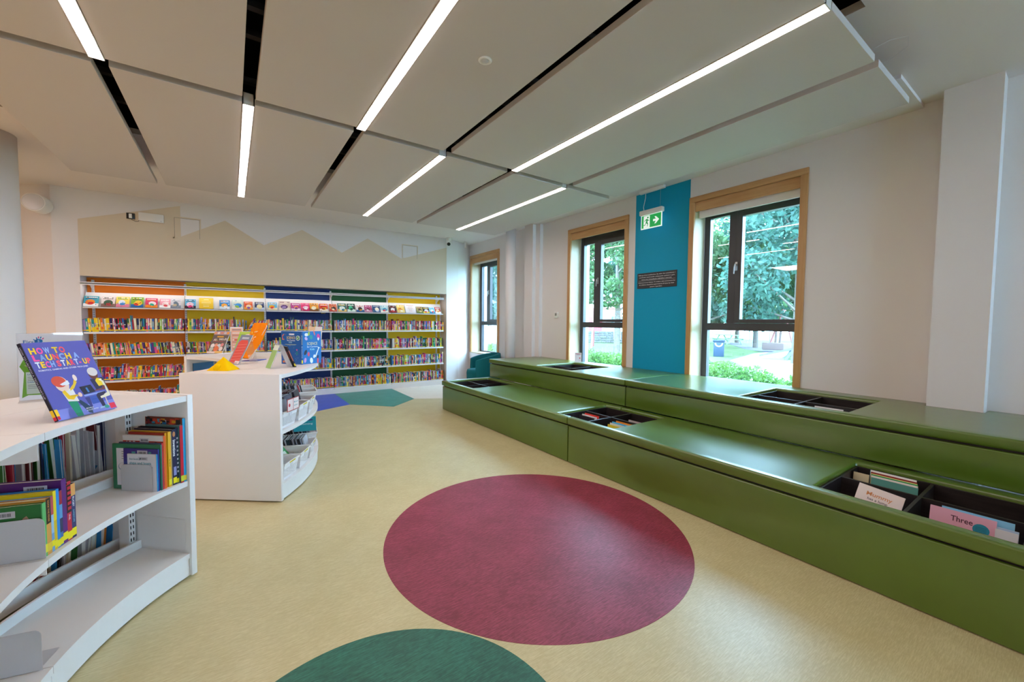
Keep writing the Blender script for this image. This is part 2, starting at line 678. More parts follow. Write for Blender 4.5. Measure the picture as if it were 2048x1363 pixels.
ow.box(XO, edge, -.3, XO + .05, 9.2, ZC + .6)
structure('wall_outside', ow, MATS['outer_render'])
structure('painted_band', MB().box(XW - .0015, 2.917, .0, XW + .002, 3.735, ZC - .03), MATS['teal_paint'], wall_right, label='teal painted strip between the two windows')
structure('trim_pier', MB().box(4.545, .435, 0, XW, .735, ZC), MATS['wall_paint'])
pm = MB()
pm.box(4.56, 5.92, 0, XW, 6.17, ZC)
pm.box(4.63, 5.80, 0, XW, 5.92, ZC)
structure('trim_pier_far', pm, MATS['wall_paint'])
structure('baseboard_right', MB().box(XW - .012, 6.18, 0, XW + .002, 8.56, .1), MATS['white_laminate'])

# ------------------------------------------------------------------ setting: ceiling with open slot void
OX0, OX1, OY0, OY1 = -5.0, 3.0, .82, 5.45
c = MB()
c.box(-15, -15, ZC, XO, OY0, ZC + .05)
c.box(-15, OY1, ZC, XO, 10.6, ZC + .05)
c.box(-15, OY0, ZC, OX0, OY1, ZC + .05)
c.box(OX1, OY0, ZC, XO, OY1, ZC + .05)
ceil = structure('ceiling', c, MATS['ceiling_paint'])
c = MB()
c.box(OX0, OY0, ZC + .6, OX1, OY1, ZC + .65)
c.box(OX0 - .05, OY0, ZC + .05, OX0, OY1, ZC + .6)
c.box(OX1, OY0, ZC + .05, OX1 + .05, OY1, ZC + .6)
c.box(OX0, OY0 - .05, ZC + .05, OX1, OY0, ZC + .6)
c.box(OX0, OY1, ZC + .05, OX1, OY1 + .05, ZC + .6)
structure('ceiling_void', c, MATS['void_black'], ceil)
for i, y in enumerate((1.45, 2.0, 2.62, 3.0, 3.3, 3.95, 4.45, 4.95)):
    structure('metal_channel', MB().box(OX0, y, ZC + .09, OX1, y + .05, ZC + .13), MATS['steel_dull'], ceil)
structure('trim_soffit', MB().box(4.0, .87, ZC - .028, XW, 5.9, ZC), MATS['ceiling_paint'])

# ------------------------------------------------------------------ hanging ceiling rafts and linear lights
GAPC = [-.65 + .787 * k for k in range(6)]
ex = [-1.40] + [v for g in GAPC for v in (g - .04, g + .04)] + [4.05]
ROW = [(.83, 3.56, 'near'), (3.65, 6.42, 'far')]
ORD = ['first', 'second', 'third', 'fourth', 'fifth', 'sixth', 'seventh']
for y0, y1, rn in ROW:
    for k in range(7):
        x0, x1 = ex[2 * k], ex[2 * k + 1]
        t = thing('ceiling_raft', 'white acoustic ceiling raft in the %s row, %s counting towards the windows' % (
            'row above the floor circles,' if rn == 'near' else 'row nearest the book wall,', ORD[k]), 'ceiling panel', (x0, y0, 3.0), group='hanging acoustic rafts')
        t['label'] = 'white acoustic ceiling raft, %s towards the windows in the row %s' % (ORD[k], 'over the floor circles' if rn == 'near' else 'nearest the bookshelves')
        obj('raft_board', MB().box(0, 0, 0, x1 - x0, y1 - y0, .045), MATS['panel_white'], t, bevel=.002, seg=1)
        for q in (.25, .75):
            obj('hanger_rod', MB().tube([((x1 - x0) / 2, (y1 - y0) * q, .045), ((x1 - x0) / 2, (y1 - y0) * q, ZC - 3.0 + (0 if x0 > 2.9 else .1))], .004, 6), MATS['steel_dull'], t)
LIGHTS = [(0, 0), (2, 0), (4, 0), (1, 1), (3, 1), (5, 1)]
LL = {(0, 0): 'linear ceiling light ending above the yellow floor, furthest from the windows in the front row',
      (2, 0): 'linear ceiling light running over the middle of the front raft row',
      (4, 0): 'longest-looking linear ceiling light beside the front rafts nearest the windows',
      (1, 1): 'linear ceiling light in the rear row, over the orange and yellow shelves',
      (3, 1): 'linear ceiling light in the rear row, pointing at the green shelves',
      (5, 1): 'linear ceiling light in the rear row, nearest the windows'}
for k, r in LIGHTS:
    y0, y1 = (.83, 3.58) if r == 0 else (3.665, 6.415)
    t = thing('linear_light', LL[(k, r)], 'light', (GAPC[k], y0, 2.995), group='linear ceiling lights')
    L = y1 - y0
    h = MB()
    h.box(-.037, 0, .002, -.031, L, .09)
    h.box(.031, 0, .002, .037, L, .09)
    h.box(-.037, 0, .085, .037, L, .09)
    obj('housing', h, MATS['white_metal'], t)
    for q in (0, L - .006):
        obj('end_cap', MB().box(-.037, q, 0, .037, q + .006, .09), MATS['white_metal'], t)
    obj('diffuser', MB().box(-.031, .006, .0, .031, L - .006, .006), MATS['lamp_diffuser'], t)
t = thing('ceiling_sensor', 'small round white sensor set in a ceiling raft', 'sensor', (1.31, 2.2, 3.0))
flip = Matrix.Rotation(math.pi, 4, 'X')
obj('rim', MB().lathe([(.042, 0), (.042, .003), (.036, .007), (.026, .007), (.024, .003)], 28, M=flip), MATS['white_plastic'], t, smooth=True)
obj('lens', MB().lathe([(.024, .001), (.022, .006), (.014, .010), (.004, .011)], 24, M=flip), MATS['bookend'], t, smooth=True)
t = tag(obj('loose_cable', MB().tube([(3.2, .86, 3.05), (3.3, .78, 3.12), (3.42, .72, 3.16), (3.52, .74, 3.15), (3.5, .82, 3.1), (3.4, .88, 3.05)], .0009, 5), MATS['bookend']),
        'thin loose cable looping out over the edge of a ceiling raft', 'cable')

# ------------------------------------------------------------------ windows
XF = XW + .23


def window(name, y0, y1, zb, roller):
    W = structure(name)
    W.location = (XW, y0, zb)
    wd = y1 - y0
    ht = WZ1 - zb
    zt = zb
    B = .065

    def b(nm, x0, a0, c0, x1, a1, c1, m, par=W, bevel=0, label=None):
        return obj(nm, MB().box(x0, a0, c0, x1, a1, c1), MATS[m], par, bevel=bevel, label=label)
    # face boards round the opening
    b('face_board', -.022, 0, 0, .01, B, ht - B, 'birch', bevel=.0015)
    b('face_board', -.022, wd - B, 0, .01, wd, ht - B, 'birch', bevel=.0015)
    b('face_board', -.022, 0, ht - B + .0008, .01, wd, ht, 'birch_h', bevel=.0015)
    # lining of the reveal and the pelmet board
    b('reveal_lining', .01, B - .004, 0, .225, B, ht - B, 'birch_pale')
    b('reveal_lining', .01, wd - B, 0, .225, wd - B + .004, ht - B, 'birch_pale')
    b('reveal_lining', .01, B, ht - B, .225, wd - B, ht - B + .004, 'birch_pale')
    b('pelmet', .004, B + .001, ht - B - .112, .022, wd - B - .001, ht - B - .003, 'birch_h')
    b('sill', -.02 if zb < .69 else .01, B if zb > .69 else 0, -.02, .225, wd - B if zb > .69 else wd, .004, 'birch_pale')
    # dark metal frame; s runs from the far (high y) side
    x0, x1 = XF - XW, XF - XW + .07
    iy1 = wd - B
    iw = wd - 2 * B

    def s(a):
        return iy1 - a
    zz = lambda z: z - zb
    top = ht - B
    fr = obj('window_frame', MB().box(x0, s(.072), 0, x1, s(0), top).box(x0, s(iw), 0, x1, s(iw - .06), top)
             .box(x0, s(iw - .06), zz(2.70), x1, s(.072), top).box(x0, s(iw - .06), 0, x1, s(.072), zz(zb) + .03)
             .box(x0, s(iw - .06), zz(1.32), x1, s(.072), zz(1.408)).box(x0, s(.395), zz(1.408), x1, s(.31), zz(2.70)), MATS['window_dark'], W, bevel=.002, seg=1)
    sash = obj('casement', MB().box(x0 - .012, s(.465), zz(1.41), x1 - .01, s(.399), zz(2.72)).box(x0 - .012, s(iw - .03), zz(1.41), x1 - .01, s(iw - .09), zz(2.72))
               .box(x0 - .012, s(iw - .09), zz(1.41), x1 - .01, s(.465), zz(1.455)).box(x0 - .012, s(iw - .09), zz(2.66), x1 - .01, s(.465), zz(2.72)), MATS['window_dark'], W, bevel=.002, seg=1)
    hb = MB()
    hb.box(x0 - .022, s(.425), zz(2.03), x0 - .010, s(.400), zz(2.13))
    hb.tube([(x0 - .02, s(.412), zz(2.10)), (x0 - .045, s(.412), zz(2.10)), (x0 - .05, s(.408), zz(2.07)), (x0 - .05, s(.402), zz(1.99))], [.009, .009, .009, .007], 8)
    obj('handle', hb, MATS['steel'], sash, smooth=False)
    gx = x0 + .035
    obj('pane', MB().box(gx, s(.31), zz(1.408), gx + .006, s(.072), zz(2.70)), MATS['pane_glass'], W)
    obj('pane', MB().box(gx, s(iw - .09), zz(1.455), gx + .006, s(.465), zz(2.66)), MATS['pane_glass'], sash)
    obj('pane', MB().box(gx, s(iw - .06), .03, gx + .006, s(.072), zz(1.32)), MATS['pane_glass'], W)
    # roller blind wound up under the pelmet
    if roller:
        drop = roller
        rb = MB()
        rb.box(.045, B + .006, ht - B - .112 - drop, .049, wd - B - .03, ht - B - .05)
        rb.box(.040, B + .006, ht - B - .112 - drop - .012, .054, wd - B - .03, ht - B - .112 - drop)
        obj('roller_blind', rb, MATS['white_plastic'], W, label='white roller blind drawn up under the pelmet')
    return W


window('window_1', *WINS[0], .07)
window('window_2', *WINS[1], 0)
window('window_3', *WINS[2], .025)
window('window_4', *WINS[3], 0)

# ------------------------------------------------------------------ round columns
t = tag(obj('round_column', MB().lathe([(.26, 0), (.26, ZC)], 48), MATS['wall_paint'], loc=(-2.0, 6.25, 0)), 'thick round white column left of the launch book', 'column')
for p in t.data.polygons:
    p.use_smooth = len(p.vertices) == 4
t = tag(obj('round_column', MB().lathe([(.095, 0), (.095, ZC)], 32), MATS['wall_paint'], loc=(4.3, 6.25, 0)), 'slim round white column behind the far end of the green benches', 'column')
for p in t.data.polygons:
    p.use_smooth = len(p.vertices) == 4

# ------------------------------------------------------------------ green benches with book bins


def slab(mb, xs, ys, z0, z1, skip):
    cell = {(i, j) for i in range(len(xs) - 1) for j in range(len(ys) - 1)} - set(skip)
    for i, j in cell:
        x0, x1, y0, y1 = xs[i], xs[i + 1], ys[j], ys[j + 1]
        mb.add([(x0, y0, z1), (x1, y0, z1), (x1, y1, z1), (x0, y1, z1)], [(0, 1, 2, 3)])
        mb.add([(x0, y0, z0), (x0, y1, z0), (x1, y1, z0), (x1, y0, z0)], [(0, 1, 2, 3)])
        for (di, dj, a, b) in ((-1, 0, (x0, y1), (x0, y0)), (1, 0, (x1, y0), (x1, y1)), (0, -1, (x0, y0), (x1, y0)), (0, 1, (x1, y1), (x0, y1))):
            if (i + di, j + dj) not in cell:
                mb.add([(*a, z0), (*b, z0), (*b, z1), (*a, z1)], [(0, 1, 2, 3)])


def weld(o):
    import bmesh
    bm = bmesh.new()
    bm.from_mesh(o.data)
    bmesh.ops.remove_doubles(bm, verts=bm.verts, dist=1e-5)
    bm.to_mesh(o.data)
    bm.free()


def bench(label, x0, x1, y0, y1, zb, zl, zt, xs, ys, skip, end=True):
    t = thing('bench', label, 'bench', (x0, y0, zb), group='green upholstered tiered benches')
    V = MATS['vinyl']
    L, D = y1 - y0, x1 - x0
    mb = MB()
    slab(mb, [x - x0 for x in xs], [y - y0 for y in ys], zl + .008 - zb, zt - zb, skip)
    lid = obj('seat_lid', mb, V, t, bevel=.014, seg=3)
    weld(lid)
    obj('front_panel', MB().box(.008, .003, .004, .03, L - .003, zl - .006 - zb), V, t, bevel=.008, seg=3)
    if end:
        obj('end_panel', MB().box(.012, L - .03, .004, D, L - .004, zl - .006 - zb), V, t, bevel=.008, seg=3)
    obj('carcass', MB().box(.031, .01, .02, .05, L - .035, zl + .02 - zb), MATS['bin_wood'], t)
    return t


def bin_in(t, base, x0, x1, y0, y1, zt, depth, xd, yd):
    """open dark laminate tray with a cross divider, world coordinates turned local to the bench"""
    bx, by, bz = base
    m = MATS['bin_wood']
    e = .016
    mb = MB()
    X0, X1, Y0, Y1, Z1, Z0 = x0 - bx, x1 - bx, y0 - by, y1 - by, zt - bz, zt - depth - bz
    mb.box(X0, Y0, Z0, X1, Y1, Z0 + .012)
    mb.box(X0, Y0, Z0 + .012, X0 + e, Y1, Z1)
    mb.box(X1 - e, Y0, Z0 + .012, X1, Y1, Z1)
    mb.box(X0 + e, Y0, Z0 + .012, X1 - e, Y0 + e, Z1)
    mb.box(X0 + e, Y1 - e, Z0 + .012, X1 - e, Y1, Z1)
    b = obj('book_bin', mb, m, t)
    obj('divider', MB().box(X0 + e, yd - by - e / 2, Z0 + .012, X1 - e, yd - by + e / 2, Z1 - .002), m, b)
    obj('divider', MB().box(xd - bx - e / 2, Y0 + e, Z0 + .012, xd - bx + e / 2, yd - by - e / 2, Z1 - .002), m, b)
    obj('divider', MB().box(xd - bx - e / 2, yd - by + e / 2, Z0 + .012, xd - bx + e / 2, Y1 - e, Z1 - .002), m, b)
    return b


XL, XU = 2.735, 3.607
ZL, ZU = .458, .765
bl1 = bench('lower green bench at the far end, empty book bin by its end', XL, XU, 2.955, 5.873, 0, .376, ZL,
            [XL - .006, 2.80, 3.53, XU + .018], [2.955, 3.165, 4.975, 5.775, 5.879], [(1, 0), (1, 2)])
bl2 = bench('lower green bench nearest the camera with picture books in its bins', XL, XU, -1.2, 2.951, 0, .376, ZL,
            [XL - .006, 2.80, 3.53, XU + .018], [-1.2, .12, .895, 2.41, 2.951], [(1, 1), (1, 3)], end=False)
bu1 = bench('upper green bench at the far end under the further window', XU, XW - .012, 2.965, 5.86, ZL + .001, .690, ZU,
            [XU - .006, 3.70, 4.47, 4.62, XW - .012], [2.965, 3.925, 4.70, 5.79, 5.866], [(1, 1), (3, 3)])
bu2 = bench('upper green bench against the white wall beside the nearer window', XU, XW - .012, -1.2, 2.960, ZL + .001, .690, ZU,
            [XU - .006, 3.70, 4.47, 4.535, XW - .012], [-1.2, .43, .74, 1.0, 1.785, 2.960], [(1, 3), (3, 1)], end=False)
bin_in(bl1, (XL, 2.955, 0), 2.80, 3.53, 4.975, 5.775, .43, .2, 3.15, 5.36)
bin_in(bl2, (XL, -1.2, 0), 2.80, 3.53, 2.41, 3.165, .43, .2, 3.20, 2.80)
bin_in(bl2, (XL, -1.2, 0), 2.80, 3.53, .12, .895, .43, .2, 3.20, .52)
bin_in(bu1, (XU, 2.965, ZL), 3.70, 4.47, 3.925, 4.70, .735, .2, 4.06, 4.31)
bin_in(bu2, (XU, -1.2, ZL), 3.70, 4.47, 1.0, 1.785, .735, .2, 4.06, 1.40)

# ------------------------------------------------------------------ books: builders


def book(label, M, t, w, h, cover, spine=None, pages='#e9e0cc', group=None, decor=None, name='picture_book', cat='book', hard=True):
    """local frame: x from spine to fore-edge, y thickness, z up"""
    b = thing(name, label, cat, M=M, group=group)
    e = .0022 if hard else .0008
    o = .003 if hard else 0
    c = MB()
    spine = spine or cover
    c.box(0, 0, 0, w, e, h, cover)
    c.box(0, t - e, 0, w, t, h, cover)
    c.box(-.001, 0, 0, e, t, h, spine)
    if decor:
        decor(c, t, w, h)
    obj('cover', c, PR, b)
    obj('pages', MB().box(e, e, o, w - o, t - e, h - o, pages), MATS['paper'], b)
    return b


def spine_text(c, body, t, h, z_top, size, col):
    put_text(c, body, (-.001, t / 2 + size * .5 * .7, z_top), (0, 0, -1), (-1, 0, 0), height=size * .7, col=col)


def spine_band(c, t, z0, z1, col, eps=.0004):
    c.poly([(-.001 - eps, 0, z0), (-.001 - eps, 0, z1), (-.001 - eps, t, z1), (-.001 - eps, t, z0)], col)


def side_rect(c, t, x0, z0, x1, z1, col, eps=.0004):
    """flat print on the y = t cover, x measured from the spine"""
    c.poly([(x1, t + eps, z0), (x0, t + eps, z0), (x0, t + eps, z1), (x1, t + eps, z1)], col)


def side_text(c, t, body, x, z, size, col, width=None):
    put_text(c, body, (x, t, z), (-1, 0, 0), (0, 1, 0), height=size, width=width, col=col, eps=.0008)


def barcode(c, t, x, z, wdt, hgt, rnd):
    side_rect(c, t, x - wdt, z, x, z + hgt, '#c9c4cc', .0006)
    q = x - wdt * .15
    while q > x - wdt * .85:
        b = rnd.uniform(.001, .003)
        side_rect(c, t, q - b, z + hgt * .25, q, z + hgt * .75, '#1c1a20', .0009)
        q -= b + rnd.uniform(.001, .0025)


# ------------------------------------------------------------------ curved double-sided shelving


def curved_unit(label, cx, cy, rin, rout, mods, sgn_first, zt, levels_in, levels_out, name='curved_bookcase', plinth=.09):
    """mods: angles of module joints, first is the visible end. Rin/Rout radii of the two shelf fronts."""
    t = thing(name, label, 'bookcase', (cx, cy, 0))
    m = MATS['white_laminate']
    rm0, rm1 = rin + .375, rin + .379
    a_lo, a_hi = min(mods), max(mods)
    th = R(1)
    for i in range(len(mods) - 1):
        a0, a1 = sorted((mods[i], mods[i + 1]))
        a0 += .06
        a1 -= .06
        n = max(6, int((a1 - a0) / 2.5))
        obj('top_board', MB().arc(0, 0, rin, rm0, a0, a1, zt - .030, zt, n), m, t)
        obj('top_board', MB().arc(0, 0, rm1, rout, a0, a1, zt - .030, zt, n), m, t)
        for z in levels_in:
            sh = obj('shelf', MB().arc(0, 0, rin + .006, rin + .33, a0, a1, z - .028, z, n), m, t)
            obj('shelf_lip', MB().arc(0, 0, rin + .318, rin + .33, a0, a1, z, z + .045, n), m, sh)
        for z in levels_out:
            sh = obj('shelf', MB().arc(0, 0, rout - .33, rout - .006, a0, a1, z - .028, z, n), m, t)
            obj('shelf_lip', MB().arc(0, 0, rout - .33, rout - .318, a0, a1, z, z + .045, n), m, sh)
        obj('plinth', MB().arc(0, 0, rin + .012, rin + .03, a0, a1, .012, .105, n).arc(0, 0, rout - .03, rout - .012, a0, a1, .012, .105, n), m, t)
    # slotted posts in the middle and bracket blades at every joint
    for k, a in enumerate(mods):
        e = .9 if k == 0 else (-.9 if k == len(mods) - 1 else 0)
        e *= 1 if mods[-1] > mods[0] else -1
        A = Matrix.Rotation(R(a + e), 4, 'Z')
        post = MB().box(rin + .345, -.016, .02, rin + .41, .016, zt - .03, M=A)
        p = obj('post', post, MATS['white_metal'], t)
        s = MB()
        for q in range(26):
            s.box(rin + .3445, -.009, .08 + q * .034, rin + .346, -.004, .098 + q * .034, M=A)
            s.box(rin + .3445, .004, .08 + q * .034, rin + .346, .009, .098 + q * .034, M=A)
        obj('slots', s, MATS['void_black'], p, kind='stuff')
        if 0 < k < len(mods) - 1:
            for z in levels_in[:1]:
                obj('bracket', MB().box(rin + .012, -.0015, z - .055, rin + .34, .0015, z - .029, M=A), MATS['white_metal'], t)
            pts = [(rin + .02, zt - .03), (rin + .02, zt - .098), (rin + .05, zt - .104), (rin + .345, zt - .104), (rin + .345, zt - .03)]
            mb = MB()
            vs = [A @ Vector((x, y, z)) for y in (-.0015, .0015) for x, z in pts]
            mb.add(vs, [(0, 1, 2, 3, 4), (9, 8, 7, 6, 5)] + [(i, (i + 1) % 5, 5 + (i + 1) % 5, 5 + i) for i in range(5)])
            obj('bracket', mb, MATS['white_metal'], t)
    # end panels
    for a, s in ((mods[0], -1 if mods[-1] > mods[0] else 1), (mods[-1], 1 if mods[-1] > mods[0] else -1)):
        A = Matrix.Rotation(R(a), 4, 'Z')
        y0, y1 = sorted((0, s * .030))
        obj('end_panel', MB().box(rin - .004, y0, .012, rout + .004, y1, zt + .004, M=A), m, t, bevel=.002)
        obj('end_bracket', MB().box(rin + .03, min(-s * .001, -s * .003), .15, rin + .34, max(-s * .001, -s * .003), .32, M=A), MATS['white_metal'], t)
    return t


LC = (.758, 1.79)
RI, RO, ZT = 1.345, 2.125, .993
curved_unit('low white curved bookcase in the near corner with picture books', LC[0], LC[1], RI, RO, [135.6, 166.6, 197.2], 1, ZT, [.533, .135], [.533, .135])
CC = (-1.364, 4.786)
CRI, CRO, CZT = 1.32, 2.10, .984
curved_unit('low white curved bookcase in mid room with baskets of discs', CC[0], CC[1], CRI, CRO, [-37.4, -10.3, 16.8, 44.0], 1, CZT, [.62, .135], [.548, .135])


def polar(c, r, a, z):
    return Vector((c[0] + r * math.cos(R(a)), c[1] + r * math.sin(R(a)), z))


def radial_book(c, r, a, z, lean=0, outward=True, yaw=0):
    """frame with the spine at radius r, cover depth away from the reader"""
    d = Vector((math.cos(R(a + yaw)), math.sin(R(a + yaw)), 0))
    if not outward:
        d = -d
    y = Vector((0, 0, 1)).cross(d)
    M = frame_matrix(polar(c, r, a, z), d, y, (0, 0, 1))
    return M @ Matrix.Rotation(R(lean), 4, 'X')


def bookend(label, M, w, h):
    b = thing('bookend', label, 'bookend', M=M, group='white steel bookends')
    rr = .022
    pts = [(0, 0), (w, 0)] + [(w - rr + rr * math.cos(x), h - rr + rr * math.sin(x)) for x in (0, .4, .8, 1.2, 1.57)] + \
          [(rr + rr * math.cos(x), h - rr + rr * math.sin(x)) for x in (1.57, 1.97, 2.37, 2.77, 3.14)]
    mb = MB()
    mb.prism(pts, -.0008, .0008, M=Matrix(((1, 0, 0, 0), (0, 0, -1, 0), (0, 1, 0, 0), (0, 0, 0, 1))))
    obj('plate', mb, MATS['bookend'], b)
    obj('foot', MB().box(.01, -.11, 0, w - .01, .0, .0016), MATS['bookend'], b)
    return b


rnd = random.Random(7)
ZS = .5335
# --- group beside the end panel (angles grow towards the bookend)
G1 = 'picture books beside the bookcase end panel'


def strip_label(c, t, h, col='#f2df1c', z=.012, hh=.03):
    z = .004 + (t * 7e3 % 1) * .014 + (h * 1e3 % 7) * .001
    hh = min(hh, t * 1.9)
    spine_band(c, t, z, z + hh, col, .0006)


def d_pattern(c, t, w, h):
    rr = random.Random(3)
    for k in range(170):
        x, z, q = rr.uniform(.005, w - .03), rr.uniform(.005, h - .03) if k < 60 else rr.uniform(h - .09, h - .02), rr.uniform(.008, .03)
        side_rect(c, t, x, z, x + q, z + q * rr.uniform(.4, 1), rr.choice(['#d8482a', '#1f6fa8', '#e0a42c', '#1a1a22', '#7a1f2a', '#2aa0c0']), .0004 + k * 1e-5)
    barcode(c, t, .15, h - .032, .05, .02, rr)
    decal(c, (.03, t, h - .035), (-1, 0, 0), (0, 1, 0), disc(0, 0, .02), '#d9d6da', .0011)
    strip_label(c, t, h, '#e8d23a')


def d_red(c, t, w, h):
    decal(c, (.05, t, .14), (-1, 0, 0), (0, 1, 0), disc(0, 0, .03, .035), '#1d3b78')
    decal(c, (.055, t, .145), (-1, 0, 0), (0, 1, 0), disc(0, 0, .018, .022), '#b02a5a', .0006)
    side_rect(c, t, .03, h - .045, .05, h - .042, '#cfd8d6')
    strip_label(c, t, h, '#cfd832')


def d_dark(c, t, w, h):
    for k in range(9):
        spine_band(c, t * .7, .06 + k * .022, .07 + k * .022, '#cfd0da')
    strip_label(c, t, h)


def d_inv(c, t, w, h):
    decal(c, (-.001, t / 2, h - .025), (0, -1, 0), (-1, 0, 0), disc(0, 0, t * .38, .014), '#c07a4a')
    spine_text(c, 'Inventions', t, h, h - .055, .021, '#ffffff')
    spine_band(c, t * .8, .05, .095, '#8f93c8')
    strip_label(c, t, h)


def d_yel(c, t, w, h):
    spine_text(c, 'By Heroes', t, h, h * .5, .009, '#3a3010')
    strip_label(c, t, h, '#f0e42a')


def d_125(c, t, w, h):
    side_rect(c, t, .0, h - .062, w, h - .028, '#c23424')
    side_text(c, t, '125', w - .02, h - .058, .028, '#f1e6e0')
    side_rect(c, t, 0, h - .078, w, h - .064, '#e09a2a')
    barcode(c, t, .13, h - .034, .05, .02, rnd)
    decal(c, (.04, t, h - .045), (-1, 0, 0), (0, 1, 0), disc(0, 0, .014), '#16161c', .0009)


def d_grey(c, t, w, h):
    barcode(c, t, .11, h - .03, .055, .022, rnd)
    side_rect(c, t, .02, h - .03, .06, h - .014, '#8a8ea2')
    side_rect(c, t, .12, h - .03, .16, h - .014, '#8a8ea2')


def d_green(c, t, w, h):
    side_rect(c, t, .022, .02, w - .022, h - .022, '#e8e4e8')
    decal(c, (w - .06, t, .115), (-1, 0, 0), (0, 1, 0), disc(0, 0, .03, .022), '#3a6a9a')
    decal(c, (w - .06, t, .118), (-1, 0, 0), (0, 1, 0), disc(0, 0, .026, .018), '#eae6ea', .0006)
    decal(c, (w - .065, t, .118), (-1, 0, 0), (0, 1, 0), disc(0, 0, .012, .010), '#c03a4a', .0008)
    for k in range(4):
        side_rect(c, t, w - .075, .155 + k * .012, w - .05, .159 + k * .012, '#4a4a58')
    decal(c, (w - .06, t, .045), (-1, 0, 0), (0, 1, 0), [(-.012, 0), (0, .014), (.002, .004), (.012, .012), (.010, 0), (0, -.002)], '#2a2a34')


def d_purple(c, t, w, h):
    for k in range(9):
        side_rect(c, t, .0, h * (.78 - k * .088), w, h * (.866 - k * .088), ['#41308a', '#3d3f98', '#384ea6', '#335db0', '#2f6cba', '#2b78c2', '#2a80c8', '#2a86cc', '#2a88cc'][k])
    barcode(c, t, .11, h - .03, .055, .022, rnd)
    side_rect(c, t, .12, h - .026, .14, h - .014, '#4a9a9a')
    side_rect(c, t, .035, h - .026, .05, h - .014, '#4a9a9a')
    decal(c, (w - .02, t, .02), (-1, 0, 0), (0, 1, 0), [(0, 0), (.008, 0), (.02, .03), (.014, .032)], '#e08a4a', .0008)


def d_ships(c, t, w, h):
    side_text(c, t, 'first book of', w - .012, h - .03, .010, '#4a7a8a', width=.06)
    side_text(c, t, 'ships and boats', w - .012, h - .052, .013, '#2f8a96', width=.115)
    side_rect(c, t, .02, h - .068, w - .012, h - .066, '#5a5a62')
    barcode(c, t, .095, h - .032, .05, .018, rnd)
    spine_band(c, t, 0, h, '#2a9ad8')


books1 = [
    # thickness, width, height, cover, spine, decor, label, r offset
    (.014, .235, .34, '#8a3a2a', '#1f9fd4', d_pattern, 'tall picture book with crowded patterned cover and bright blue spine beside the end panel', .0),
    (.016, .21, .305, '#4c7276', '#c4182c', d_red, 'grey-green book with a bright red spine beside the patterned tall book', .0),
    (.012, .225, .296, '#1a2030', '#20304a', d_dark, 'dark blue book with pale spine marks next to the red spine', .012),
    (.019, .225, .292, '#241f3a', '#232044', d_inv, 'navy book whose spine reads Inventions', .012),
    (.007, .215, .285, '#c9b59a', '#8a7a6a', None, 'thin beige book between the Inventions spine and the yellow ones', .014),
    (.015, .225, .286, '#d9a21a', '#e8b020', d_yel, 'yellow spine book with small dark lettering', .012),
    (.011, .205, .283, '#a82e22', '#d99a12', None, 'dark yellow spine book with a red cover edge', .018),
    (.012, .225, .272, '#e6dfda', '#e0601c', d_125, 'white book with a red band reading 125', .012),
    (.008, .235, .238, '#4e5470', '#c82236', d_grey, 'slate book with a pink red spine behind the green-bordered cover', .014),
    (.008, .262, .232, '#2c7a52', '#2f6a58', d_green, 'white drawing cover with a broad green border', .012),
    (.007, .185, .212, '#3d2e86', '#3a3f98', d_purple, 'purple to blue cover book behind the ships and boats book', .018),
    (.006, .155, .188, '#e3dfe3', '#2a9ad8', d_ships, 'small white book titled ships and boats at the bookend', .02),
]
a = 135.6 + math.degrees(.003 / 1.4)
for t_, w_, h_, cv, sp, dc, lb, ro in books1:
    M = radial_book(LC, RI + .012 + ro, a, ZS)
    book(lb, M, t_, w_, h_, cv, sp, decor=dc, group=G1)
    a += math.degrees((t_ + .0012) / (RI + .09))
aend = a + .12
bookend('steel bookend holding the ships and boats book on the middle shelf', radial_book(LC, RI + .052, aend, ZS + .0008), .165, .135)

# --- second group: towards the near bookend
G2 = 'sports picture books in front of the near bookend'


def d2_rugby(c, t, w, h):
    side_rect(c, t, .0, .0, w, h * .6, '#5a7a2a')
    side_rect(c, t, .0, h * .6, w, h, '#26305a')
    decal(c, (.05, t, h * .8), (-1, 0, 0), (0, 1, 0), disc(0, 0, .02, .024), '#c9a88a', .0006)
    decal(c, (.05, t, h * .66), (-1, 0, 0), (0, 1, 0), rectp(-.02, -.02, .02, .03), '#1a2a3a', .0007)
    spine_band(c, t, h * .78, h, '#e0a05a')
    spine_text(c, 'RUGBY', t, h, h * .76, .0125, '#eef0f8')
    spine_text(c, 'SUPERSTARS', t, h, h * .52, .009, '#7ac0e0')
    strip_label(c, t, h)


def d2_tales(c, t, w, h):
    spine_band(c, t, h * .5, h, '#1c1418')
    for k in range(6):
        spine_band(c, t * .8, h * .55 + k * .02, h * .55 + k * .02 + .012, '#c0243a', .0007)
    spine_text(c, 'PHIL', t, h, h * .46, .011, '#f0e6ea')
    strip_label(c, t, h, '#f2df1c', .045)


def d2_purple(c, t, w, h):
    barcode(c, t, .11, h - .04, .07, .024, rnd)
    for k in range(3):
        side_rect(c, t, .03, h - .05 - k * .012, w - .02, h - .046 - k * .012, '#5a2a6a')
    strip_label(c, t, h)


def d2_bars(cols):
    def f(c, t, w, h):
        for k, col in enumerate(cols):
            spine_band(c, t, h * (1 - (k + 1) / len(cols)), h * (1 - k / len(cols)), col)
        strip_label(c, t, h)
    return f


def d2_rock(c, t, w, h):
    spine_band(c, t, h * .55, h, '#2a2018')
    spine_text(c, 'ROCK THE FEVER', t, h, h * .96, .010, '#e8a050')
    strip_label(c, t, h, '#e8c83a')


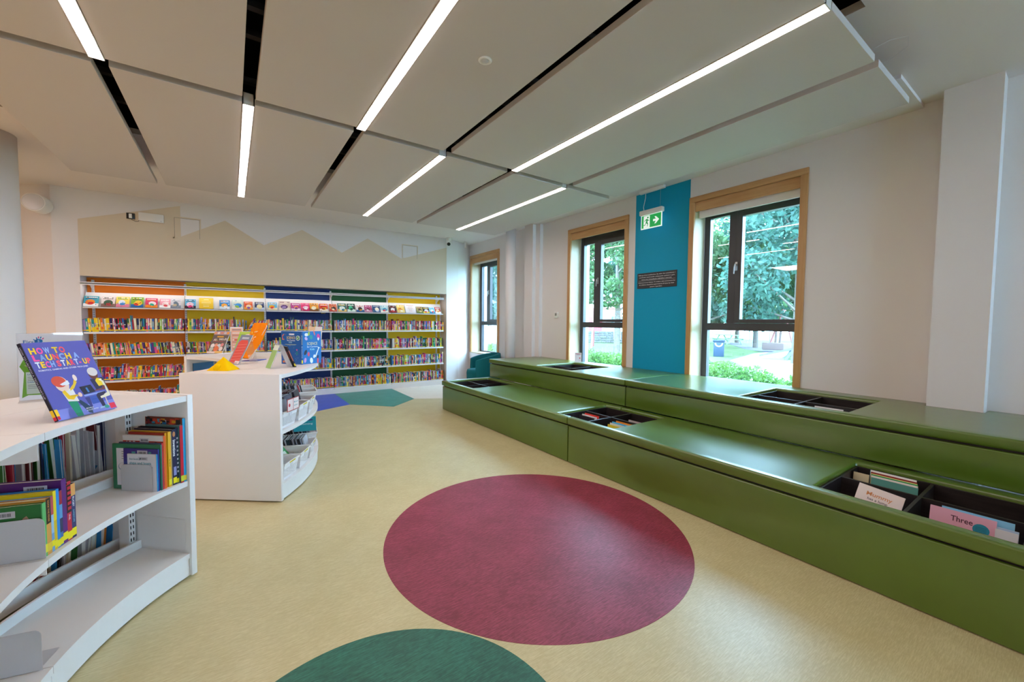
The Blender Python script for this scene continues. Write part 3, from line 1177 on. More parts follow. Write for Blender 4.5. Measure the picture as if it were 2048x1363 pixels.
def d2_green(c, t, w, h):
    barcode(c, t, .14, h - .04, .07, .024, rnd)
    for k in range(4):
        side_rect(c, t, .04 + .01 * (k % 2), h * .55 - k * .016, w - .03, h * .55 - k * .016 + .004, '#7ab08a')
    side_text(c, t, 'FIRST SPORTS', w - .05, h * .56, .008, '#d6e8da')
    decal(c, (.045, t, h * .66), (-1, 0, 0), (0, 1, 0), [(-.016, -.02), (.014, -.022), (.02, 0), (.004, .03), (-.006, .022)], '#b08a72', .0006)
    decal(c, (.042, t, h * .62), (-1, 0, 0), (0, 1, 0), disc(0, 0, .016, .008), '#d8d0c8', .0008)
    strip_label(c, t, h, '#e8e02a')


books2 = [
    (.012, .155, .215, '#26305a', '#2a3068', d2_rugby, 'navy spine paperback reading RUGBY with a green field cover'),
    (.012, .16, .218, '#b81f38', '#c81f3a', d2_tales, 'red and black spine paperback beside the RUGBY book'),
    (.013, .225, .250, '#4e1a66', '#5c1f74', d2_purple, 'large purple book rising behind the sports paperbacks'),
    (.008, .17, .212, '#1a2440', '#27406e', d2_bars(['#a02a3a', '#5a9ac8', '#1c2a50', '#3a6aa0']), 'thin dark blue book with patchy spine beside the purple one'),
    (.008, .19, .224, '#0a7ac8', '#0d86da', d2_bars(['#0d86da']), 'thin plain bright blue spine book'),
    (.008, .185, .222, '#e0c01a', '#ead022', d2_bars(['#f0d82a', '#d8b820']), 'thin yellow spine book between blue ones'),
    (.007, .18, .208, '#7aa8d8', '#8ab4e0', d2_bars(['#c04a5a', '#9ac0e4', '#6a9ad0']), 'thin sky blue book next to the orange spine'),
    (.013, .18, .208, '#c98a3a', '#d99a4a', d2_rock, 'orange spine book lettered ROCK THE FEVER'),
    (.010, .215, .200, '#1c6a30', '#5ab468', d2_green, 'green back cover book against the near bookend'),
]
a = 159.2
for t_, w_, h_, cv, sp, dc, lb in books2:
    t_ *= 1.75
    M = radial_book(LC, RI + .026, a, ZS)
    book(lb, M, t_, w_, h_, cv, sp, decor=dc, group=G2)
    a += math.degrees((t_ + .001) / (RI + .09))
bookend('steel bookend beside the green sports book on the middle shelf', radial_book(LC, RI + .018, a + .15, ZS + .0008), .2, .15)
bookend('steel bookend on the empty bottom shelf near the camera', radial_book(LC, RI + .03, 166.9, .1365), .2, .15)

# --- books shelved on the far side of the same bookcase, seen from behind
G3 = 'books on the far side of the near bookcase'
hues = ['near white', 'cream', 'pale grey', 'orange', 'dark green', 'crimson', 'navy', 'sky blue', 'dark red', 'black', 'mustard', 'white']
hexs = ['#d8d2d2', '#d8c8a8', '#b8b0b4', '#e0862a', '#2c6a2a', '#a81f3a', '#1a2a5a', '#2a8ac8', '#5a141a', '#101014', '#d8a020', '#e6e2e4']
used_labels = set()
for z, lo, hi, nm, lean in ((ZS, 134.0, 150.6, 'middle', 0), (.1365, 133.2, 151.5, 'bottom', 0)):
    a = lo
    k = 0
    r3 = random.Random(int(z * 100))
    while a < hi:
        tk = r3.choice([.006, .008, .010, .014, .022])
        ci = r3.choice([0, 0, 1, 2, 2, 3, 4, 5, 6, 7, 8, 9, 10, 11])
        wd, hh = r3.uniform(.19, .235), r3.uniform(.25, .31) if z > .3 else r3.uniform(.24, .29)
        d = -Vector((math.cos(R(a)), math.sin(R(a)), 0))
        y = Vector((0, 0, 1)).cross(d)
        M = frame_matrix(polar(LC, RO - .035, a, z), d, y, (0, 0, 1)) @ Matrix.Rotation(R(r3.choice([0, 0, 2, 4]) if z > .3 else r3.choice([-9, -5, -2])), 4, 'X')
        lb = '%s book, %s from the end panel, backing the near bookcase %s shelf' % (hues[ci], nth(k + 1), nm)
        cv = hexs[ci]
        seed = r3.random()

        def dc(c, t, w, h, seed=seed, cv=cv):
            q = random.Random(seed)
            for i in range(5):
                x0, z0 = q.uniform(.01, w * .6), q.uniform(.01, h * .7)
                c.poly([(x0, -.0004, z0), (x0 + q.uniform(.03, .09), -.0004, z0), (x0 + q.uniform(.03, .09), -.0004, z0 + q.uniform(.02, .08)), (x0, -.0004, z0 + q.uniform(.02, .08))],
                       q.choice(['#c8902a', '#7a1a22', '#2a6a9a', '#e8e0d8', '#3a2a20', '#5a8a3a']))
                side_rect(c, t, x0, z0, x0 + q.uniform(.03, .09), z0 + q.uniform(.02, .08), q.choice(['#c8902a', '#7a1a22', '#2a6a9a', '#e8e0d8', '#3a2a20']))
        book(lb, M, tk, wd, hh, cv, None, pages='#d6cfc6', decor=dc, group=G3)
        a += math.degrees((tk + .0025 + (0.0 if z > .3 else .006)) / (RO - .25))
        k += 1

# ------------------------------------------------------------------ launch book on its clear stand, and the sign behind
yaw, lean, bw, bh = 1.025, .396, .249, .327
e_ = Vector((math.cos(yaw), math.sin(yaw), 0))
n_ = Vector((-math.sin(yaw), math.cos(yaw), 0))
u_ = (Vector((0, 0, math.cos(lean))) + n_ * math.sin(lean)).normalized()
f_ = e_.cross(u_)          # out of the cover, towards the reader
bt = .012
# local frame: x along the bottom edge, y up the cover, z out of the cover
LM = frame_matrix(Vector((-.559, 2.28, ZT + .006)), e_, u_, f_)
lb = thing('picture_book', 'purple blue book titled How to Launch a Tech Start-Up on a clear stand', 'book', M=LM)
c = MB()
P = '#5a5cb4'
c.box(0, 0, -.002, bw, bh, 0, P)
c.box(0, 0, -bt, bw, bh, -bt + .002, P)
c.box(-.003, 0, -bt, .001, bh, 0, '#1c1a30')
O, U, N = (0, 0, 0), (1, 0, 0), (0, 0, 1)


def dl(pts, col, e=.0003):
    decal(c, O, U, N, pts, col, e)


H_ = bh
sx, sy = bw, bh
q = lambda *p: [(x * sx, y * sy) for x, y in p]
dl(q((0, 0), (1, 0), (1, .13), (0, .13)), '#8087d6', .0002)
# title, letter by letter
PAL = ['#ffd21f', '#ff5aa8', '#8fb4e8', '#f4f2f6', '#ffd21f', '#ff4a44', '#ff5aa8', '#7ea6dc']


def letters(line, x, y, hgt, cols, wd):
    for ch, col in zip(line, cols):
        if ch != ' ':
            put_text(c, ch, (x * sx, y * sy, 0), U, N, height=hgt, width=wd * (.88 if ch not in 'I-' else .5), col=col, eps=.0007, bold=.045)
        x += (wd * 1.0) / sx if ch != ' ' else wd * .3 / sx
letters('HOW TO', .06, .855, .024, ['#ffd21f', '#ff5aa8', '#9ab8ea', '', '#f2cf2a', '#ff5a6a'], .0255)
letters('LAUNCH A', .06, .765, .024, ['#ff5aa8', '#7ea6dc', '#ffd21f', '#ff5a50', '#8fb4e8', '#ffd21f', '', '#8fb4e8'], .0245)
letters('TECH START-UP', .06, .675, .024, ['#e8eef8', '#ffd21f', '#ff5aa8', '#8fb4e8', '', '#ff5a6a', '#e8eef8', '#ffd21f', '#ff4a60', '#c8d4f0', '#ff5aa8', '#ffd21f', '#ff5a6a'], .0178)
put_text(c, 'ROBOTICS, GAMING AND OTHER TECH JOBS', (.06 * sx, .63 * sy, 0), U, N, height=.0062, width=.78 * sx, col='#f4f2f8', eps=.0007)
# figure with headset
dl(q((.2, .13), (.36, .13), (.36, 0), (.18, 0)), '#8087d6', .0002)
dl(q((.30, 0), (.40, 0), (.40, .20), (.27, .22), (.26, .19)), '#0a8a68', .0005)
dl(q((.50, .02), (.56, 0), (.58, .08), (.46, .20), (.40, .20), (.44, .13)), '#1a3c58', .0004)
dl(q((.27, .21), (.43, .19), (.42, .36), (.30, .38), (.24, .33)), '#e9e4e2', .0006)
dl(q((.24, .34), (.29, .36), (.33, .28), (.45, .25), (.45, .28), (.36, .22), (.28, .24)), '#f2c51a', .0009)
dl(q((.37, .34), (.44, .36), (.53, .44), (.51, .49), (.46, .42), (.38, .37)), '#f0c830', .0008)
dl(disc(.53 * sx, .50 * sy, .008, .014), '#f3d9cc', .001)
dl(disc(.49 * sx, .27 * sy, .008, .010), '#f0c8b8', .001)
dl(disc(.29 * sx, .44 * sy, .026, .034), '#f2d2c2', .0008)
dl([(x, y) for x, y in disc(.265 * sx, .475 * sy, .027, .024, a=-.3)], '#e0503a', .0009)
dl(q((.26, .44), (.40, .48), (.41, .43), (.37, .42), (.29, .42)), '#e9eaf0', .0011)
# desk, screens, second figure on a chair
dl(q((.54, .22), (.62, .22), (.60, .05), (.57, .05)), '#37397c', .0004)
dl(q((.55, .235), (.92, .245), (.92, .265), (.54, .255)), '#93a8e4', .0006)
dl(q((.62, .115), (.77, .12), (.77, .225), (.62, .22)), '#3956b2', .0005)
dl(q((.64, .178), (.75, .182), (.75, .184), (.64, .181)), '#20336f', .0007)
dl(q((.55, .26), (.76, .275), (.73, .38), (.53, .37)), '#1a2238', .0007)
dl(q((.63, .28), (.66, .285), (.65, .35), (.62, .345)), '#3a7ac0', .0009)
dl(q((.79, .30), (1.0, .32), (.995, .46), (.76, .45)), '#2a2c50', .0005)
dl(q((.86, .34), (.97, .35), (.96, .44), (.88, .46), (.84, .42)), '#f2d02a', .0009)
dl(q((.90, .43), (.95, .40), (.96, .44)), '#f2f0ee', .001)
dl(q((.76, .285), (.95, .285), (.96, .34), (.92, .345), (.90, .305), (.76, .30)), '#7a3a3a', .0011)
dl(disc(.855 * sx, .52 * sy, .020, .026), '#6a3434', .0009)
dl(disc(.862 * sx, .55 * sy, .022, .020), '#ddd2d0', .001)
dl(q((.88, .20), (.99, .22), (.98, .41), (.94, .42), (.95, .24), (.88, .22)), '#efe6c8', .001)
dl(q((.80, .17), (.98, .19), (.99, .23), (.80, .20)), '#efe6c8', .001)
dl(q((.78, .25), (.92, .26), (.92, .20), (.82, .19), (.82, .06), (.76, .06), (.74, .22)), '#272548', .0008)
dl(q((.86, .06), (.88, .06), (.89, .18), (.87, .18)), '#d8c2b8', .0008)
dl(q((.70, .035), (.93, .05), (.93, .075), (.72, .06)), '#a9c0dc', .0008)
dl(disc(.83 * sx, .048 * sy, .010, .008), '#3a9a8a', .001)
dl(q((.885, .01), (.99, .01), (.99, .085), (.885, .085)), '#e0304a', .0009)
put_text(c, 'MICHELLE', (.48 * sx, .07 * sy, 0), U, N, height=.005, col='#f0f0f6', eps=.0009)
put_text(c, '& ILLUSTRATED', (.48 * sx, .045 * sy, 0), U, N, height=.005, col='#f0f0f6', eps=.0009)
# spine strip: lettering and labels
SO, SU, SN = (-.003, bh * .95, -bt / 2 - .003), (0, -1, 0), (-1, 0, 0)
put_text(c, 'HOW TO LAUNCH A TECH START-UP', SO, SU, SN, height=.006, width=bh * .66, col='#c9c4d6', eps=.0005)
c.poly([(-.0036, .004, -bt), (-.0036, .004, 0), (-.0036, .018, 0), (-.0036, .018, -bt)], '#d8203a')
c.poly([(-.0036, .018, -bt), (-.0036, .018, 0), (-.0036, .046, 0), (-.0036, .046, -bt)], '#f2c81a')
c.poly([(0, .018, .0013), (.012, .018, .0013), (.012, .046, .0013), (0, .046, .0013)], '#f2c81a')
c.poly([(0, .004, .0013), (.010, .004, .0013), (.010, .018, .0013), (0, .018, .0013)], '#d8203a')
obj('cover', c, PR, lb)
obj('pages', MB().box(.002, .003, -bt + .002, bw - .003, bh - .003, -.002, '#efe8d8'), MATS['paper'], lb)
# clear stand: back plate, lip and rear leg
st = thing('book_stand', 'clear acrylic stand under the launch book', 'stand', M=LM)
s = MB()
s.box(.06, 0, -bt - .004, bw - .06, bh * .55, -bt - .001)
s.box(.06, -.004, -bt - .004, bw - .06, -.001, .012)
s.box(.06, -.001, .010, bw - .06, .014, .012)
obj('rest', s, MATS['acrylic'], st)
Li = LM.inverted()
pa = Li @ (LM @ Vector((bw / 2, bh * .5, -bt - .004)))
leg = MB()
top = LM @ Vector((0, bh * .5, -bt - .004))
bot = Vector((top.x, top.y, ZT + .001)) + n_ * .06
for xa in (.07,):
    p0, p1 = LM @ Vector((.07, bh * .5, -bt - .004)), None
    a0, a1 = LM @ Vector((.07, bh * .5, -bt - .004)), LM @ Vector((bw - .07, bh * .5, -bt - .004))
    b0, b1 = Vector((a0.x, a0.y, ZT + .001)) + n_ * .05, Vector((a1.x, a1.y, ZT + .001)) + n_ * .05
    vs = [a0, a1, b1, b0] + [v + n_ * .003 for v in (a0, a1, b1, b0)]
    leg.add([Li @ v for v in vs], [(0, 1, 2, 3), (7, 6, 5, 4), (0, 4, 5, 1), (1, 5, 6, 2), (2, 6, 7, 3), (3, 7, 4, 0)])
obj('rear_leg', leg, MATS['acrylic'], st)

# sign in an upright clear holder
SMx = frame_matrix(Vector((-.846, 2.932, ZT)), Vector((math.cos(.211), math.sin(.211), 0)), Vector((0, 0, 1)), Vector((math.sin(.211), -math.cos(.211), 0)))
# columns: x right, y up, z towards the reader
sg = thing('sign_holder', 'clear upright holder with a printed green and white sheet behind the launch book', 'sign', M=SMx)
sw, sh_ = .219, .332
obj('clear_front', MB().box(0, .004, .0035, sw, sh_, .0055), MATS['acrylic'], sg)
obj('clear_back', MB().box(0, .004, -.0025, sw, sh_, -.0005), MATS['acrylic'], sg)
obj('foot', MB().box(0, 0, -.05, sw, .004, .05), MATS['acrylic'], sg)
c = MB()
c.box(.003, .006, 0, sw - .003, sh_ - .003, .001, '#f1f4f8')
O, U, N = (0, 0, .001), (1, 0, 0), (0, 0, 1)


def ds(pts, col, e=.0003):
    decal(c, O, U, N, pts, col, e)


put_text(c, 'First', (.021, .280, .001), U, N, height=.017, col='#2a7fc4', eps=.0006)
ds(disc(.070, .292, .013, .011), '#2a8fd4')
put_text(c, '5', (.0665, .287, .001), U, N, height=.010, col='#f4f8fc', eps=.0009)
for k, (dx, dy, col) in enumerate(((-.006, .014, '#2a8fd4'), (0, .018, '#e85aa0'), (.007, .017, '#2a8fd4'), (.014, .012, '#e85aa0'), (-.014, .006, '#2a8fd4'))):
    ds(disc(.070 + dx, .292 + dy, .0022, .005, a=-dx * 40), col)
ds([(.09, .270), (.11, .281), (.13, .276), (.15, .285), (.16, .275), (.16, .262), (.09, .262)], '#2c3f52')
ds([(.02, .14), (.006, .17), (.018, .20), (.03, .215), (.06, .21), (.12, .225), (.2, .21), (.2, .02), (.03, .03), (.01, .018)], '#7cbb3a', .0002)
ds(rectp(.025, .035, .15, .142), '#eef2f2', .0005)
put_text(c, 'Little', (.030, .128, .001), U, N, height=.007, col='#3a7ac0', eps=.0009)
put_text(c, 'Little', (.030, .090, .001), U, N, height=.007, col='#3a7ac0', eps=.0009)
for k in range(3):
    ds(rectp(.030, .116 - k * .008, .12, .118 - k * .008), '#7a8490', .0008)
    ds(rectp(.030, .078 - k * .008, .12, .080 - k * .008), '#7a8490', .0008)
ds([(.02, .175), (.04, .182), (.05, .17), (.045, .16), (.03, .168)], '#c9b8a0', .0006)
obj('printed_sheet', c, MATS['thin_sheet'], sg, label='printed sheet headed First 5')

# ------------------------------------------------------------------ shelving along the book wall
BX = [-1.735, -.608, .50, 1.592, 2.694, 3.815, 3.90]
SHELF_Z = [1.202, .836, .480, .112]
DISP_Z = 1.560
bays = [('orange_panel', 'orange'), ('yellow_panel', 'yellow'), ('navy_panel', 'navy'), ('green_panel', 'green'), ('yellow_panel', 'yellow')]
blabels = ['wall shelving bay with an orange back beside the column',
           'wall shelving bay with a yellow back between the orange and navy ones',
           'wall shelving bay with a navy blue back',
           'wall shelving bay with a dark green back',
           'wall shelving bay with a yellow back at the window end']
YP = YB + .02         # shelf fronts
YK = YB + .305        # back panel
for i, (pm_, cn) in enumerate(bays):
    x0, x1 = BX[i], BX[i + 1]
    t = thing('shelving_bay', blabels[i], 'shelving', (x0, YB, 0), group='wall shelving bays')
    W_ = x1 - x0
    l0 = -.005 if i == 0 else 0
    r1 = W_ + (.09 if i == 4 else 0)
    obj('back_panel', MB().box(l0, YK - YB, 0, r1, YK - YB + .01, NZ - .001), MATS[pm_], t, label='%s back panel' % cn)

    def upright(x):
        u = obj('upright', MB().box(x - .014, YK - YB - .03, .02, x + .014, YK - YB, 1.965), MATS['white_metal'], t)
        s = MB()
        for k in range(56):
            for dx in (-.006, .004):
                s.box(x + dx, YK - YB - .0305, .05 + k * .034, x + dx + .003, YK - YB - .0295, .068 + k * .034)
        obj('slots', s, MATS['void_black'], u, kind='stuff')
        br = MB()
        pts = [(YK - YB - .03, 1.89), (YK - YB - .03, 1.80), (YK - YB - .06, 1.83), (YK - YB - .15, 1.875), (YK - YB - .28, 1.88), (YK - YB - .28, 1.89)]
        vs = [(x + dx, y, z) for dx in (-.006, .006) for y, z in pts]
        n = len(pts)
        br.add(vs, [tuple(range(n)), tuple(reversed(range(n, 2 * n)))] + [(k, (k + 1) % n, n + (k + 1) % n, n + k) for k in range(n)])
        obj('canopy_bracket', br, MATS['white_metal'], u)
    upright(.06 if i == 0 else .0)
    if i == 4:
        upright(W_ - .005)
    obj('canopy', MB().box(-.012 if i == 0 else .0008, -.0, 1.888, W_ + (.045 if i == 4 else 0) - .0008, YK - YB - .03, 1.90)
        .box(-.012 if i == 0 else .0008, -.0, 1.872, W_ + (.045 if i == 4 else 0) - .0008, .010, 1.915), MATS['white_metal'], t)
    obj('led_strip', MB().box(.02, .012, 1.880, W_ - .02, .024, 1.8875), MATS['led_strip'], t, label='light strip under the canopy')
    # sloping display shelf
    dsx = MB()
    dsx.box(.004, -.005, DISP_Z, W_ + (.03 if i == 4 else 0) - .004, .055, DISP_Z + .006)
    dsx.box(.004, -.005, DISP_Z - .018, W_ + (.03 if i == 4 else 0) - .004, .004, DISP_Z + .006)
    d = obj('display_shelf', dsx, MATS['white_metal'], t)
    A = Matrix.Translation((0, .055, DISP_Z + .004)) @ Matrix.Rotation(R(-32), 4, 'X')
    obj('display_back', MB().box(.004, 0, 0, W_ + (.03 if i == 4 else 0) - .004, .004, .25, M=A), MATS['white_metal'], d)
    for z in SHELF_Z:
        xa, xb = .003, W_ + (.05 if i == 4 else 0) - .003
        if i == 0:
            xa = -.004
        obj('shelf', MB().box(xa, YP - YB, z - .028, xb, YP - YB + .012, z).box(xa, YP - YB + .012, z - .006, xb, YK - YB - .032, z), MATS['white_metal'], t)
    obj('plinth', MB().box(.0, .0, .0, W_ + (.05 if i == 4 else 0), .02, SHELF_Z[3] - .030), MATS['white_laminate'], t)

# ------------------------------------------------------------------ paperbacks on the wall shelving
PALX = [('red', '#c8202c'), ('crimson', '#9a1a34'), ('orange', '#e8701c'), ('amber', '#eaa01e'), ('yellow', '#f0ca1a'), ('cream', '#e8dcb8'), ('white', '#e8e4e0'),
        ('sky blue', '#4a9ad0'), ('blue', '#1f5fae'), ('navy', '#182a5a'), ('teal', '#1a8a8e'), ('green', '#3a9a4a'), ('dark green', '#1c5a38'), ('lime', '#9ac03a'),
        ('pink', '#e0508a'), ('magenta', '#b01f6a'), ('purple', '#5a2a7a'), ('lilac', '#a08ac0'), ('brown', '#6a3a24'), ('black', '#17161c'), ('grey', '#8a8a94'), ('salmon', '#e88a72')]
rb = random.Random(21)


def paperback(mb, M, t, h, d, rr, ci, yellow_bays):
    col = PALX[ci][1]
    vs = [(0, 0, 0), (t, 0, 0), (t, d, 0), (0, d, 0), (0, 0, h), (t, 0, h), (t, d, h), (0, d, h)]
    V = [M @ Vector(v) for v in vs]
    mb.add(V, [(3, 7, 4, 0), (1, 5, 6, 2)], col)
    mb.add(V, [(0, 3, 2, 1)], '#d8d0c0')
    mb.add(V, [(2, 6, 7, 3)], '#e8e0cc')
    mb.add(V, [(4, 7, 6, 5)] if False else [(4, 5, 6, 7)], '#e6ddc8')
    # spine bands from the bottom up
    bands = []
    if yellow_bays:
        bands = [(.013, rr.choice(['#1f4fa0', '#16357a', '#1f4fa0', col])), (.013 + rr.uniform(.012, .02), '#eccb12')]
    else:
        bands = [(.006, col), (.006 + rr.uniform(.010, .018), rr.choice(['#eccb12', '#eccb12', col, '#e8e0b0']))]
    z = bands[-1][0]
    alt = PALX[rr.randrange(len(PALX))][1]
    k = rr.random()
    if k < .25:
        cuts = [(h, col)]
    elif k < .6:
        a = rr.uniform(.35, .6)
        cuts = [(h * a, col), (h * (a + rr.uniform(.1, .3)), alt), (h, col)]
    elif k < .85:
        a = rr.uniform(.3, .75)
        cuts = [(h * a, col), (h, alt)]
    else:
        cuts = [(h * .3, alt), (h * .55, col), (h * .62, '#e8e4e0'), (h, col)]
    z0 = 0
    for z1, cc in bands + [x for x in cuts if x[0] > z + .004]:
        P4 = [M @ Vector(p) for p in ((0, -.0002, z0), (t, -.0002, z0), (t, -.0002, z1), (0, -.0002, z1))]
        mb.add(P4, [(0, 1, 2, 3)], cc)
        z0 = z1
    # title marks
    if rr.random() < .7:
        tc = rr.choice(['#f4f0e8', '#f2d84a', '#1a1a20', '#f4f0e8'])
        a, b = h * rr.uniform(.38, .5), h * rr.uniform(.6, .9)
        q = a
        while q < b:
            s = rr.uniform(.004, .009)
            P4 = [M @ Vector(p) for p in ((t * .3, -.0005, q), (t * .7, -.0005, q), (t * .7, -.0005, q + s), (t * .3, -.0005, q + s))]
            mb.add(P4, [(0, 1, 2, 3)], tc)
            q += s + .004


rest = MB()
n_ind = 0
ROWN = ['top', 'second', 'third', 'bottom']
BAYN = ['orange bay', 'yellow bay next to orange', 'navy bay', 'green bay', 'yellow bay by the windows']
order = [(0, 0), (0, 1), (1, 0), (0, 2), (1, 1)]
order += [(i, r) for r in range(4) for i in range(5) if (i, r) not in order]
for i, r in order:
    x0 = BX[i] + (.012 if i else -.012)
    x1 = BX[i + 1] + (.05 if i == 4 else -.004)
    z = SHELF_Z[r]
    x = x0
    k = 0
    lean_base = {(0, 0): -3, (0, 1): -6, (0, 2): 4, (1, 1): -3}.get((i, r), 0)
    taper = False
    while True:
        t_ = rb.choice([.009, .011, .013, .014, .016, .018, .022, .026]) * (1.0 if i < 3 else 1.12)
        h_ = rb.choice([.178, .190, .196, .198, .198, .200, .204])
        if rb.random() < .05:
            h_ = rb.uniform(.215, .25)
        if r == 3:
            h_ *= .99
        if x + t_ > x1 - .002:
            break
        ci = rb.randrange(len(PALX))
        if i == 0 and r == 0 and .04 < (x - x0) / (x1 - x0) < .24:
            ci = rb.choice([3, 4, 4, 5, 4, 2])
        ln = lean_base + rb.uniform(-1, 1)
        if (i, r) == (0, 0) and (x - x0) / (x1 - x0) > .5:
            ln = rb.uniform(-.5, 1.2)
        if (i, r) == (0, 0) and (x - x0) / (x1 - x0) > .86:
            ln = 4 + rb.uniform(-1, 1)
        if (i, r) == (1, 0) and .66 < (x - x0) / (x1 - x0) < .74:
            x += .02
            k += 0
            continue_gap = True
        if (i, r) == (1, 0) and (x - x0) / (x1 - x0) > .74:
            ln = 26 - (x - x0 - .8) * 50
        yb = YP + rb.uniform(.001, .008)
        # lean in the shelf plane about the lower corner on the down side
        if ln >= 0:
            M = Matrix.Translation((x + t_ / max(math.cos(R(ln)), .5), yb, z + .0005)) @ Matrix.Rotation(R(ln), 4, 'Y') @ Matrix.Translation((-t_, 0, 0))
            M = Matrix.Translation((x, yb, z + .0005 + t_ * math.sin(R(ln)))) @ Matrix.Rotation(R(ln), 4, 'Y')
        else:
            M = Matrix.Translation((x, yb, z + .0005)) @ Matrix.Rotation(R(ln), 4, 'Y')
        d_ = rb.uniform(.125, .14)
        step = t_ / math.cos(R(ln)) + .0006
        if n_ind < 300 and not (i == 0 and r == 3):
            mb = MB()
            paperback(mb, Matrix(), t_, h_, d_, rb, ci, i < 3)
            o = obj('paperback', mb, PR, M=M)
            size = 'tall ' if h_ > .21 else ('thick ' if t_ > .021 else ('thin ' if t_ < .011 else ''))
            tag(o, '%s%s paperback, %s from the left, %s book row, %s' % (size, PALX[ci][0], nth(k + 1), ROWN[r], BAYN[i]), 'paperback', 'paperbacks on the wall shelving')
            n_ind += 1
        else:
            paperback(rest, M, t_, h_, d_, rb, ci, i < 3)
        x += step
        k += 1
o = obj('paperback_rows', rest, PR)
tag(o, 'rows of colourful paperbacks filling the rest of the wall shelving', 'paperbacks', kind='stuff')

# ------------------------------------------------------------------ face-out books on the display ledge
# (x centre, width, height, base colour, accent colours, label)
FACE = [
    (-1.655, .155, .175, '#3ba4b8', ['#f08a2a', '#d8282c', '#ffffff', '#284a80'], 'turquoise cover with an orange rocket shape'),
    (-1.478, .145, .175, '#e2d8d8', ['#3a5c46', '#b03a42', '#8a6a62'], 'white winter cover with a dark green top band'),
    (-1.322, .145, .180, '#f2d65a', ['#dfeaf6', '#3a8ad0', '#e88aa8', '#6aa84a'], 'yellow cover with a pale cloud title'),
    (-1.162, .140, .180, '#7fb32a', ['#f2c23a', '#d8402a', '#2a6ab0', '#5a3a2a'], 'leaf green cover with a yellow shape'),
    (-1.000, .140, .168, '#d82a6a', ['#f6e8ee', '#2aa88a', '#f08a2a'], 'hot pink cover with white specks'),
    (-.842, .128, .166, '#f0a0b4', ['#f8e6ea', '#e04a5a', '#ffffff'], 'pale pink cover with a white figure'),
    (-.712, .125, .172, '#d9d6de', ['#6a7a8a', '#c8b898', '#8a96a6'], 'grey white cover with pencil trees'),
    (-.532, .135, .172, '#5ab6e0', ['#f4d0e0', '#e03a7a', '#2a2a3a'], 'light blue cover with pink lettering and a pink dress'),
    (-.330, .185, .205, '#f2c832', ['#f8ecb8', '#f4dc7a'], 'large plain yellow cover'),
    (-.085, .140, .175, '#2f86cc', ['#f2a63a', '#f2f4f8', '#dcecf8'], 'mid blue cover with white lettering and a white bear shape'),
    (.092, .155, .190, '#c9d8d0', ['#3a90d0', '#9acb4a', '#e8e4d8'], 'pale meadow cover with a blue and green title'),
    (.245, .120, .160, '#e0502a', ['#f4d8b8', '#7a4aa0', '#f0a040'], 'small orange red cover with a purple shape'),
    (.405, .135, .158, '#30406e', ['#f0e2b0', '#e8d8a0', '#c8d4e8'], 'midnight blue cover with a cream cloud'),
    (.600, .138, .160, '#6abbe0', ['#f2b81a', '#e03a3a', '#f4e8c0'], 'sky blue cover with a yellow round shape'),
    (.790, .180, .190, '#cdb6a8', ['#5a2f6a', '#a08ac0', '#e8dcd0'], 'beige cover with a big purple arch'),
    (.962, .145, .160, '#b83a8a', ['#f09a2a', '#6a2a90', '#f4e0ec'], 'purple pink cover with orange lettering'),
    (1.118, .140, .165, '#e83a7a', ['#f8dce8', '#f4f0f2', '#c81f5a'], 'bright pink cover with a white swan shape'),
    (1.268, .145, .170, '#e89a2a', ['#f8ecc8', '#fff6e0', '#8a5a2a'], 'amber cover with a white animal shape'),
    (1.430, .145, .165, '#d8402a', ['#f2c81a', '#8a1a1a', '#f4e8d8'], 'red orange cover with yellow lettering BAD'),
    (1.592, .130, .165, '#e07a52', ['#3a2a2a', '#f4d8b8', '#c84a3a'], 'coral cover with a dark figure'),
    (1.757, .155, .185, '#22625c', ['#d8e8e4', '#2f7a90', '#e8c878'], 'dark teal cover with pale lettering'),
    (1.925, .145, .185, '#1f2a30', ['#3abf8a', '#0f4a3a', '#e0f0e8'], 'black cover with a green dragon shape'),
    (2.090, .150, .165, '#e6e2e2', ['#2a2c34', '#c8902a', '#3a6aa0', '#c03a3a'], 'white cover with a cluster of dark figures'),
    (2.245, .142, .160, '#b8487a', ['#7a2a4a', '#f0dce4', '#c890b0'], 'raspberry cover with a pale scene'),
    (2.405, .150, .165, '#2a4a80', ['#f4e8d0', '#dfe4ee', '#3a6a9a'], 'blue cover with a cream round picture'),
    (2.565, .150, .165, '#9fd0dc', ['#2a90b0', '#e0404a', '#f4ece0'], 'ice blue cover with red lettering'),
    (2.738, .148, .172, '#26242e', ['#e8e4e8', '#c83a3a', '#8a2a2a'], 'black cover with white lettering and a red spot'),
    (2.912, .160, .190, '#f2cf6a', ['#e8902a', '#faf0d0', '#f6dc90'], 'soft yellow cover with orange lettering'),
    (3.120, .225, .215, '#ebe4e4', ['#d8a8a0', '#c8c0c0'], 'large white cover with pink lettering'),
    (3.325, .142, .165, '#a89a5a', ['#5a4a2a', '#d8c890', '#7a8a4a', '#b05a4a'], 'olive jungle cover'),
    (3.470, .140, .158, '#23293a', ['#d8dce4', '#e04a3a', '#f2d04a'], 'dark navy cover with a yellow spot'),
    (3.610, .128, .155, '#8fd0e2', ['#f4f4f4', '#d83a4a', '#2a8ab0'], 'small ice blue cover with a white shape'),
    (3.740, .125, .160, '#d8342a', ['#f6d8b0', '#f09a3a', '#ffffff'], 'bright red cover at the window end of the ledge'),
]
A32 = R(-30)
